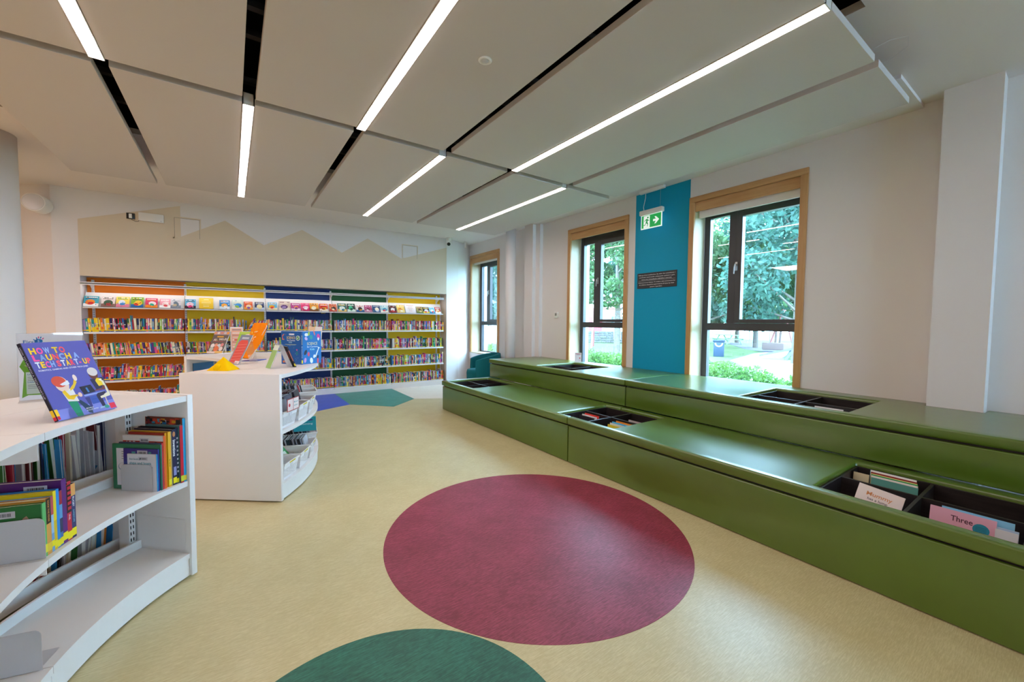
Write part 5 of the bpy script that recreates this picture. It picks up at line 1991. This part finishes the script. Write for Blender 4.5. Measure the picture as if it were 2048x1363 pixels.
for k, (hh, col, lb_) in enumerate(((.05, '#6a6ab0', 'lilac book lying flat inside the far bay'), (.10, '#c41a26', 'red spine book lying on the lilac one'), (.035, '#7a98a0', 'grey blue book on top of the red one'))):
    z0 = sum((.05, .10, .035)[:k])
    o = thing('picture_book', lb_ + ' of the mid-room bookcase', 'book', M=M @ Matrix.Translation((0, 0, z0 + .0005 * k)), group=G5)
    c = MB().box(0, 0, 0, .26, .2, .003, col).box(0, 0, hh - .004, .26, .2, hh - .001, col).box(0, 0, .003, .26, .003, hh - .004, col)
    if k == 1:
        put_text(c, 'ULTIMATE', (.05, 0, .035), (1, 0, 0), (0, -1, 0), height=.034, width=.15, col='#f0e0dc', eps=.0006)
    obj('cover', c, PR, o)
    obj('pages', MB().box(.002, .004, .003, .257, .197, hh - .004, '#e6ddcc'), MATS['paper'], o)

# ------------------------------------------------------------------ baskets of discs on the curved front


def basket(label, ang, z, r_front=CRO - .02, w=.225, d=.29, h=.135, turn=0):
    """handle-rimmed tapering basket; x along depth (radial), y across"""
    dirv = Vector((math.cos(R(ang + turn)), math.sin(R(ang + turn)), 0))
    y = Vector((0, 0, 1)).cross(dirv)
    M = frame_matrix(polar(CC, r_front, ang, z + .0005), -dirv, -y, (0, 0, 1))   # x runs inwards from the front
    t = thing('basket', label, 'basket', M=M, group='white plastic baskets on the mid-room bookcase')
    tp = .018
    th = .0018
    verts, faces, grid = [], [], []

    def wall(p0, p1, q0, q1, holes):
        """bottom edge p0-p1, top edge q0-q1"""
        b = len(verts)
        L = (Vector(p1) - Vector(p0)).length
        verts.extend([p0, p1, q1, q0])
        faces.append((b, b + 1, b + 2, b + 3))
        grid.append([(0, 0, holes), (L, 0, holes), (L, h, holes), (0, h, holes)])
    bx0, bx1, by = tp, d - tp, w / 2 - tp
    tx0, tx1, ty = 0, d, w / 2
    B_ = [(bx0, -by, .002), (bx1, -by, .002), (bx1, by, .002), (bx0, by, .002)]
    T_ = [(tx0, -ty, h), (tx1, -ty, h), (tx1, ty, h), (tx0, ty, h)]

    def mixp(a, b, f):
        return tuple(a[i] + (b[i] - a[i]) * f for i in range(3))
    for k in range(4):
        a0, a1, c0, c1 = B_[k], B_[(k + 1) % 4], T_[k], T_[(k + 1) % 4]
        for f0, f1, hol in ((0, .12, 0), (.12, .68, 1), (.68, 1, 0)):
            wall(mixp(a0, c0, f0), mixp(a1, c1, f0), mixp(a0, c0, f1), mixp(a1, c1, f1), hol)
    b = len(verts)
    verts.extend(B_)
    faces.append((b, b + 1, b + 2, b + 3))
    grid.append([(0, 0, 0)] * 4)
    me = bpy.data.meshes.new('basket_body')
    me.from_pydata(verts, [], faces)
    at = me.attributes.new('Grid', 'FLOAT_VECTOR', 'CORNER')
    at.data.foreach_set('vector', [x for g in grid for p in g for x in p])
    me.materials.append(MATS['basket_plastic'])
    o = bpy.data.objects.new('basket_body', me)
    COL.objects.link(o)
    o.parent = t
    rim = MB()
    for (x0, y0, x1, y1) in ((-.007, -ty - .007, .002, ty + .007), (d - .002, -ty - .007, d + .007, ty + .007), (.002, -ty - .007, d - .002, -ty + .002), (.002, ty - .002, d - .002, ty + .007)):
        rim.box(x0, y0, h - .014, x1, y1, h + .002)
    obj('rim', rim, MATS['white_plastic'], t, bevel=.002, seg=1)
    lab = MB().box(-.0082, -.045, h - .011, -.0070, .045, h - .001, '#e8d81a').box(-.0086, -.03, h - .009, -.0080, .02, h - .003, '#b8a810')
    obj('yellow_label', lab, MATS['paper'], t, label='yellow strip label on the rim')
    obj('white_label', MB().box(-.001, -.02, h - .045, .0005, .02, h - .024, '#d8d4d8'), MATS['paper'], t)
    return t, M


def discs(M, n, x0, dx, seed, w=.14, h=.125, z=.006, nm='upper'):
    rr = random.Random(seed)
    for k in range(n):
        col = rr.choice(['#1a1a22', '#2a2030', '#a8a8b4', '#5a2430', '#24444a', '#c83a44', '#3a3a52', '#8a90a0', '#202834', '#b8bcc8'])
        tw = .012
        N = M @ Matrix.Translation((x0 + k * dx, 0, z + .012)) @ Matrix.Rotation(R(14 + rr.uniform(-2, 2)), 4, 'Y') @ Matrix.Rotation(R(rr.uniform(-2, 2)), 4, 'Z')
        o = obj('disc_case', MB().box(-tw / 2, -w / 2, 0, tw / 2, w / 2, h, col).box(-tw / 2 + .002, -w / 2 - .0005, h - .001, tw / 2 - .002, w / 2 + .0005, h + .0006, rr.choice(['#d8d8e0', '#b8bcc8', '#3a3a48'])), PR, M=N)
        tag(o, '%s disc case from the front of the %s' % (nth(k + 1), nm), 'disc case', 'disc cases in the %s' % nm)


ba = {}
UP = [(-33.2, 'first'), (-25.9, 'second'), (-18.6, 'third'), (-6.4, 'fourth'), (.9, 'fifth')]
for k, (an_, o_) in enumerate(UP):
    t, M = basket('white perforated basket, %s from the end panel on the middle shelf' % o_, an_, .548)
    if k < 4:
        discs(M, 15 if k == 0 else 11, .04 if k == 0 else .105, .0155, 40 + k, w=.175, h=.19, nm='%s basket of the middle shelf' % o_)
LOW = [(-33.0, 'first'), (-25.7, 'second'), (-18.4, 'third'), (-6.5, 'fourth'), (.8, 'fifth')]
for k, (an_, o_) in enumerate(LOW):
    t, M = basket('white perforated basket, %s from the end panel on the bottom shelf' % o_, an_, .135)
    if k in (2, 3):
        discs(M, 15, .04, .0155, 60 + k, w=.175, h=.17, nm='%s basket of the bottom shelf' % o_)
    if k == 1:
        N = M @ Matrix.Translation((.12, .0, .03)) @ Matrix.Rotation(R(38), 4, 'Y')
        o = thing('picture_book', 'green booklet lying in the second basket of the bottom shelf', 'book', M=N)
        obj('cover', MB().box(-.008, -.06, 0, 0, .06, .15, '#2f9a52').box(-.0086, -.03, .06, -.008, .02, .11, '#dfeae2'), PR, o)
        obj('pages', MB().box(-.0075, -.0605, .001, -.0005, .059, .149, '#e8e2d6'), MATS['paper'], o)
    if k == 0:
        N = M @ Matrix.Translation((.10, .0, .03)) @ Matrix.Rotation(R(35), 4, 'Y')
        o = thing('picture_book', 'pale picture book lying in the first basket of the bottom shelf', 'book', M=N)
        c = MB().box(-.008, -.065, 0, 0, .065, .17, '#e8dcd8')
        for q in range(5):
            c.box(-.0086, -.05 + q * .02, .05, -.008, -.038 + q * .02, .09 + .01 * (q % 2), ['#d85a3a', '#3a4a7a', '#e8a02a', '#2a2a34', '#5a7aa8'][q])
        obj('cover', c, PR, o)
        obj('pages', MB().box(-.0075, -.0655, .001, -.0005, .064, .169, '#e8e2d6'), MATS['paper'], o)
# picture card clipped on the first upper basket and a blue book standing behind the low baskets
M = frame_matrix(polar(CC, CRO - .012, -33.2, .548 + .12), Vector((math.sin(R(33.2)), math.cos(R(33.2)), 0)), Vector((0, 0, 1)), Vector((math.cos(R(-33.2)), math.sin(R(-33.2)), 0)))
o = thing('card', 'white card with a red border clipped to the first basket of the middle shelf', 'card', M=M @ Matrix.Translation((-.09, .01, .012)))
c = MB().box(0, 0, 0, .18, .10, .003, '#b84a4a')
c.box(.006, .006, .003, .085, .094, .0036, '#f0dcd8').box(.092, .006, .003, .174, .094, .0036, '#f0e0dc')
put_text(c, 'Mix up an', (.100, .058, .0036), (1, 0, 0), (0, 0, 1), height=.014, width=.065, col='#3a8a9a')
put_text(c, 'ice form', (.100, .030, .0036), (1, 0, 0), (0, 0, 1), height=.014, width=.055, col='#3a8a9a')
decal(c, (0, 0, .0036), (1, 0, 0), (0, 0, 1), disc(.03, .05, .014), '#c8303a')
obj('printed_board', c, PR, o)
dv_ = Vector((math.cos(R(-13)), math.sin(R(-13)), 0))
o = thing('picture_book', 'turquoise book standing at the back of the bottom shelf baskets', 'book', M=frame_matrix(polar(CC, CRO - .12, -10.8, .30), dv_, Vector((0, 0, 1)).cross(dv_), (0, 0, 1)) @ Matrix.Rotation(R(20), 4, 'X'))
c = MB().box(-.1, 0, 0, .1, .010, .16, '#1f9fb0')
c.box(-.08, -.0006, .12, .07, 0, .135, '#4a3a8a')
put_text(c, 'Becoming', (-.07, 0, .075), (1, 0, 0), (0, -1, 0), height=.02, width=.14, col='#d8eef0', eps=.0008)
obj('cover', c, PR, o)
obj('pages', MB().box(-.098, .001, .001, .1005, .009, .159, '#e8e2d6'), MATS['paper'], o)

# ------------------------------------------------------------------ picture books in the bench bins
GB = 'picture books in the bench bins'
ZBN = .43 - .2 + .0125


def bin_book(label, x, yc, w, h, lean, cols, texts=(), zb=ZBN, t=.006, slide=0, roll=0):
    """cover faces the reader (-x); y decreases to the reader's right"""
    M = Matrix.Translation((x, yc, zb)) @ Matrix.Rotation(R(lean), 4, 'Y') @ Matrix.Rotation(R(roll), 4, 'X')
    b = thing('picture_book', label, 'book', M=M, group=GB)
    c = MB().box(0, -w / 2, 0, .0012, w / 2, h, cols[0]).box(t - .0012, -w / 2, 0, t, w / 2, h, cols[0]).box(.0012, w / 2 - .0012, 0, t - .0012, w / 2, h, cols[-1])
    for (body, dy, z, hh, ww, col) in texts:
        put_text(c, body, (0, w / 2 - dy, z), (0, -1, 0), (-1, 0, 0), height=hh, width=ww, col=col, eps=.0006)
    obj('cover', c, PR, b)
    obj('pages', MB().box(.0012, -w / 2 + .001, .001, t - .0012, w / 2 - .0013, h - .001, '#e6ded0'), MATS['paper'], b)
    return b, c


# nearest bin, compartment with the white book
bin_book('white picture book titled Mummy has a lump in the nearest bin', 2.985, .685, .205, .225, 24, ['#e6dcd8'],
         [('Mummy', .045, .172, .022, .115, '#d08a52'), ('has a lump', .055, .148, .014, .09, '#4a4650'), ('A story about', .03, .128, .007, .07, '#8a8088')], roll=7)
bin_book('thin patterned book in front of the Mummy book', 2.93, .645, .20, .158, 10, ['#7f94d8', '#d8606a'])
k = 0
for col, lb_, h_, dx in (('#7fb8cc', 'pale blue book at the back of the nearest bin', .212, .0), ('#f0f0ee', 'white topped book behind the dark red one', .214, .006), ('#8a1a1e', 'dark red book in the back of the nearest bin', .206, .014),
                         ('#e0d888', 'cream yellow book in the back of the nearest bin', .200, .022), ('#1f9a5a', 'green book in the back of the nearest bin', .198, .030), ('#e6dfdc', 'white spotted book in front of the green one', .195, .040),
                         ('#5a9a94', 'sea green book leading the rear row of the nearest bin', .188, .05)):
    bin_book(lb_, 3.40 - dx * 1.5, .685 - .004 * k, .215, h_, 6, [col])
    k += 1
bin_book('small cream book lying behind the rear row of the nearest bin', 3.36, .83, .08, .185, 10, ['#cfc6a8'])
b, c = bin_book('pink picture book titled Three in the nearest bin', 2.955, .335, .225, .225, 12, ['#dba4bc', '#1f90a8'],
                [('Three', .075, .175, .026, .075, '#4a2436')])
c2 = MB()
decal(c2, (0, 0, 0), (0, -1, 0), (-1, 0, 0), disc(.065, .165, .028), '#1f8aa8', .0010)
for q in range(5):
    decal(c2, (0, 0, 0), (0, -1, 0), (-1, 0, 0), rectp(.047, .175 - q * .007, .083, .177 - q * .007), '#155f78', .0014)
obj('cover_badge', c2, PR, b)
bin_book('light blue book behind the pink Three book', 2.985, .29, .24, .226, 12, ['#7fc0e4'])
bin_book('pale blue comic book at the right of the pink book', 2.965, .205, .10, .20, 10, ['#a8c4e4'], [('22', .01, .17, .018, .03, '#e0b83a')])
bin_book('white and navy striped book beside the pink book', 2.95, .19, .07, .195, 8, ['#d8dce8', '#1f3a6a'])
# middle bin across the bench seam
bin_book('red topped book in the middle bin', 3.08, 2.98, .20, .19, 8, ['#d8342a'])
bin_book('white book in front of the red one in the middle bin', 3.05, 2.985, .21, .182, 8, ['#d8d4d8'])
bin_book('black book in front of the white one in the middle bin', 3.02, 2.99, .21, .176, 8, ['#23222a'])
bin_book('orange book in the middle bin', 3.09, 2.56, .20, .19, 8, ['#e08a2a', '#d8c84a'])
bin_book('light blue edged book in the middle bin', 3.05, 2.575, .20, .185, 8, ['#4aa8cc'])
bin_book('grey white book in the middle bin', 3.02, 2.58, .19, .178, 8, ['#cfd2d4'])
bin_book('yellow book at the front of the middle bin', 2.99, 2.585, .18, .168, 8, ['#d8c83a'])
bin_book('thin white book in the rear compartment of the middle bin', 3.30, 2.58, .19, .17, 8, ['#b8b0b4'])
bin_book('white booklet poking out of the upper bench bin', 3.90, 1.19, .19, .19, 14, ['#e6e8ee'], zb=.735 - .2 + .0125)

# ------------------------------------------------------------------ outside the windows
GZ = -.25
structure('lawn', MB().box(XO + .06, -40, GZ - .2, 90, 90, GZ), MATS['grass'], kind='structure') if False else structure('lawn', MB().box(XO + .06, -40, GZ - .2, 90, 90, GZ), MATS['grass'])
structure('path_gravel', MB().prism([(12, 4.2), (15, 6.6), (18.5, 9.3), (24, 10.8), (27.5, 11.0), (27.5, 10.2), (22, 8.6), (18, 5.5), (14, 2.5)], GZ - .1, GZ + .01), MATS['gravel_path'])
structure('path_tarmac', MB().prism([(25.5, 10.6), (28, 13.2), (31.5, 15.6), (37, 19.4), (38, 17.4), (33, 14.0), (28.5, 11.4)], GZ - .1, GZ + .012), MATS['tarmac'])


def leaves(n, sampler, size, seed):
    r_ = np.random.RandomState(seed)
    P = sampler(n, r_)
    a = r_.normal(size=(n, 3))
    a /= np.linalg.norm(a, axis=1, keepdims=True)
    b = np.cross(a, r_.normal(size=(n, 3)))
    b /= np.linalg.norm(b, axis=1, keepdims=True)
    s = (size * r_.uniform(.6, 1.3, size=(n, 1)))
    V = np.empty((n, 4, 3))
    V[:, 0] = P - a * s
    V[:, 1] = P + b * s * .5
    V[:, 2] = P + a * s
    V[:, 3] = P - b * s * .5
    me = bpy.data.meshes.new('foliage')
    me.vertices.add(n * 4)
    me.vertices.foreach_set('co', V.reshape(-1))
    me.loops.add(n * 4)
    me.loops.foreach_set('vertex_index', np.arange(n * 4, dtype=np.int32))
    me.polygons.add(n)
    me.polygons.foreach_set('loop_start', np.arange(0, n * 4, 4, dtype=np.int32))
    me.update(calc_edges=True)
    return me


def blobs(centres):
    C = np.array([c[:3] for c in centres])
    Rr = np.array([c[3] for c in centres])

    def f(n, r_):
        k = r_.choice(len(C), n, p=Rr ** 2 / (Rr ** 2).sum())
        d = r_.normal(size=(n, 3))
        d /= np.linalg.norm(d, axis=1, keepdims=True)
        rad = Rr[k][:, None] * r_.uniform(.35, 1, size=(n, 1)) ** .5
        return C[k] + d * rad * np.array([1, 1, .8])
    return f


def tree(label, x, y, h, r, n, size, m, seed, trunk=.18):
    t = thing('tree', label, 'tree', (x, y, GZ), group='trees beyond the lawn')
    q = random.Random(seed)
    cs = []
    br = MB()
    br.tube([(0, 0, 0), (.05, .03, h * .3), (-.05, .05, h * .62)], [trunk, trunk * .75, trunk * .4], 8)
    for k in range(16):
        a = q.uniform(0, 2 * math.pi)
        rr_ = r * q.uniform(.2, .85)
        z = h * q.uniform(.25, .95)
        cpt = (rr_ * math.cos(a), rr_ * math.sin(a), z)
        cs.append((*cpt, r * q.uniform(.3, .5)))
        if k < 9:
            z0 = min(h * .6, max(h * .2, z - rr_ * .7))
            br.tube([(0, .03, z0), (cpt[0] * .5, cpt[1] * .5, (z0 + z) / 2), cpt], [trunk * .35, trunk * .22, trunk * .1], 5)
    obj('trunk', br, MATS['bark'], t)
    me = leaves(n, blobs(cs), size, seed)
    me.materials.append(MATS[m])
    o = bpy.data.objects.new('crown', me)
    COL.objects.link(o)
    o.parent = t
    return t


tree('broad leafy tree behind the nearer window, filling its upper pane', 19.5, 7.1, 9, 4.2, 16000, .13, 'leaf_blue', 1)
tree('leafy tree standing further back beside the litter bin', 24, 13.6, 9, 3.4, 13000, .15, 'leaf_mid', 2)
tree('tree at the pale swing frame seen through the nearer window', 25, 8.4, 8, 3.2, 10000, .16, 'leaf_mid', 3)
tree('pale trunked tree by the stone wall seen through the further window', 22.4, 23.4, 9, 2.8, 11000, .16, 'leaf_mid', 4, .22)
tree('tree beside the swing seen through the further window', 26.6, 20.6, 9, 2.8, 11000, .16, 'leaf_blue', 5, .22)
tree('tree close to the building seen through the further window', 16.8, 14.4, 8, 2.2, 9000, .12, 'leaf_mid', 6)
tree('tree outside the far corner window', 11.5, 17.6, 7, 1.9, 8000, .11, 'leaf_blue', 7)
tree('low crowned tree behind the litter bin, between two taller ones', 30, 13.4, 8, 3.4, 11000, .2, 'leaf_blue', 9)
tree('low crowned tree behind the picnic table', 36, 17.6, 9, 4.2, 11000, .24, 'leaf_mid', 10)
tree('tree far behind the lawn, closing the view between the windows', 34, 22, 10, 4.0, 9000, .24, 'leaf_far', 8)


def hedge(label, pts, hgt, thick, n, size, m, seed):
    t = thing('hedge', label, 'hedge', (pts[0][0], pts[0][1], GZ), group='hedges outside')
    x0, y0 = pts[0]
    cs = []
    q = random.Random(seed)
    L = sum(math.dist(pts[i], pts[i + 1]) for i in range(len(pts) - 1))
    N = max(6, int(L / (thick * .5)))
    for k in range(N + 1):
        f = k / N * (len(pts) - 1)
        i = min(int(f), len(pts) - 2)
        g = f - i
        hx = hgt(f / (len(pts) - 1)) if callable(hgt) else hgt
        cs.append((pts[i][0] + (pts[i + 1][0] - pts[i][0]) * g - x0, pts[i][1] + (pts[i + 1][1] - pts[i][1]) * g - y0, hx * .55 + q.uniform(-.05, .05), thick * .55))
        cs.append((cs[-1][0] + q.uniform(-.2, .2) * thick, cs[-1][1], hx * .85 - thick * .2, thick * .4))
    me = leaves(n, blobs(cs), size, seed)
    me.materials.append(MATS[m])
    o = bpy.data.objects.new('foliage', me)
    COL.objects.link(o)
    o.parent = t
    st = MB()
    for k in range(0, len(cs), 2):
        st.tube([(cs[k][0], cs[k][1], 0), (cs[k][0], cs[k][1], cs[k][2])], .02, 5)
    obj('stems', st, MATS['bark'], t, kind='stuff')
    return t


hedge('low clipped hedge close outside the nearer window', [(6.9, 1.6), (6.95, 2.6), (7.0, 4.6)], lambda f: 1.1 - .2 * math.exp(-((f - .47) / .12) ** 2), .75, 14000, .034, 'leaf_hedge', 31)
hedge('low clipped hedge close outside the further window', [(7.0, 4.9), (7.0, 6.5), (7.0, 8.2)], 1.08, .75, 14000, .034, 'leaf_hedge', 32)
hedge('low hedge outside the far corner window', [(6.9, 9.4), (7.0, 11.2), (7.1, 12.8)], 1.0, .8, 8000, .04, 'leaf_hedge', 33)
hedge('tall rough hedgerow along the far side of the lawn', [(46, 8), (45, 15), (43.5, 20), (42, 25)], 5.5, 3.6, 22000, .27, 'leaf_far', 34)

t = thing('litter_bin', 'dark blue square litter bin on the path outside', 'bin', (20.2, 10.75, GZ), R(28))
obj('body', MB().box(-.24, -.24, .0, .24, .24, .75), MATS['bin_blue'], t, bevel=.02)
obj('lid', MB().box(-.28, -.28, .75, .28, .28, .82), MATS['bin_blue'], t, bevel=.02)
obj('opening_ring', MB().arc(0, 0, .13, .18, 180, 360, 0, .02, 14), MATS['white_plastic'], t, M=frame_matrix((-.245, 0, .68), (0, -1, 0), (0, 0, 1), (-1, 0, 0)))
t = thing('picnic_table', 'pale green picnic table on the far lawn', 'table', (33.3, 17.0, GZ), R(-25))
obj('tabletop', MB().box(-.4, -1.0, .72, .4, 1.0, .77), MATS['picnic_green'], t)
for x in (-.75, .75):
    obj('seat', MB().box(x - .14, -1.0, .43, x + .14, 1.0, .47), MATS['picnic_green'], t)
for y in (-.75, .75):
    obj('leg', MB().box(-.8, y - .04, .36, .8, y + .04, .43).tube([(-.7, y, 0), (-.2, y, .72)], .05, 6).tube([(.7, y, 0), (.2, y, .72)], .05, 6), MATS['picnic_green'], t)
t = thing('spring_seat', 'brown timber play seat with two posts on the lawn', 'play equipment', (26.6, 10.9, GZ), R(25))
obj('seat', MB().box(-.35, -.55, .12, .35, .55, .55), MATS['timber_brown'], t, bevel=.06)
for y in (-.12, -.34):
    obj('post', MB().tube([(0, y, .5), (.08, y - .04, 1.35)], .06, 8), MATS['timber_brown'], t)
obj('handlebar', MB().tube([(.08, -.5, 1.33), (.08, -.02, 1.33)], .03, 8), MATS['timber_brown'], t)
t = thing('seesaw', 'grey plank seesaw at the edge of the nearer window view', 'play equipment', (20.9, 7.75, GZ), R(20))
obj('plank', MB().box(-.15, -1.3, 0, .15, 1.3, .07), MATS['roof_slate'], t, M=Matrix.Translation((0, 0, .5)) @ Matrix.Rotation(R(-16), 4, 'X'))
obj('stand', MB().tube([(0, .25, 0), (0, 0, .5)], .07, 8).tube([(0, -.25, 0), (0, 0, .5)], .07, 8), MATS['roof_slate'], t)


def swing(label, x, y, rz):
    t = thing('swing_frame', label, 'swing', (x, y, GZ), rz)
    for s_ in (-1.6, 1.6):
        for dx in (-.9, .9):
            obj('leg', MB().tube([(dx, s_, 0), (0, s_ * .95, 2.6)], .06, 8), MATS['pole_red'], t)
    obj('crossbar', MB().tube([(0, -1.6, 2.6), (0, 1.6, 2.6)], .06, 8), MATS['pole_red'], t)
    obj('swing_seat', MB().box(-.12, -.25, .5, .12, .25, .54), MATS['black_plastic'], t)
    for s_ in (-.22, .22):
        obj('chain', MB().tube([(0, s_, .54), (0, s_, 2.6)], .012, 5), MATS['steel'], t)


swing('red swing frame seen through the nearer window', 31.6, 11.4, R(75))
swing('red swing frame seen through the further window', 20.9, 17.9, R(40))

t = thing('stone_wall', 'grey rubble stone wall behind the swing outside', 'wall', (24.8, 24.0, GZ), R(-46))
wm = MB()
q = random.Random(9)
for row in range(5):
    x = -6
    while x < 6:
        l = q.uniform(.3, .6)
        dpt = q.uniform(0, .06)
        o = obj('stone', MB().box(x, -.2 - dpt, row * .19, x + l - .02, .2, row * .19 + .18), MATS['stone'], t, bevel=.02, seg=1)
        x += l
t = thing('house', 'pale pink house with a green window and red door beyond the stone wall', 'house', (35, 35.5, GZ), R(-46))
obj('wall', MB().box(-7, 0, 0, 7, 6, 4.6), MATS['house_cream'], t)
obj('roof', MB().add([(-7.4, -.4, 4.6), (7.4, -.4, 4.6), (7.4, 6.4, 4.6), (-7.4, 6.4, 4.6), (-7.4, 3, 7), (7.4, 3, 7)], [(0, 1, 5, 4), (2, 3, 4, 5), (0, 4, 3), (1, 2, 5), (3, 2, 1, 0)]), MATS['roof_slate'], t)
for x in (-2.6, 3.5):
    f = obj('window', MB().box(x, -.06, 1.3, x + 1.4, .02, 2.4), MATS['frame_green'], t)
    obj('pane', MB().box(x + .1, -.08, 1.4, x + 1.3, -.06, 2.3), MATS['roof_slate'], f)
obj('door', MB().box(.8, -.08, 0, 2.4, .02, 2.4), MATS['door_red'], t)
t = thing('neighbour_building', 'white building seen through the far corner window', 'house', (13.5, 24.5, GZ), R(-60))
obj('wall', MB().box(-5, 0, 0, 5, 5, 3.4), MATS['house_white'], t)
obj('roof', MB().add([(-5.3, -.3, 3.4), (5.3, -.3, 3.4), (5.3, 5.3, 3.4), (-5.3, 5.3, 3.4), (-5.3, 2.5, 5), (5.3, 2.5, 5)], [(0, 1, 5, 4), (2, 3, 4, 5), (0, 4, 3), (1, 2, 5), (3, 2, 1, 0)]), MATS['roof_slate'], t)
obj('window', MB().box(-1, -.05, 1.2, .4, .02, 2.2), MATS['roof_slate'], t)
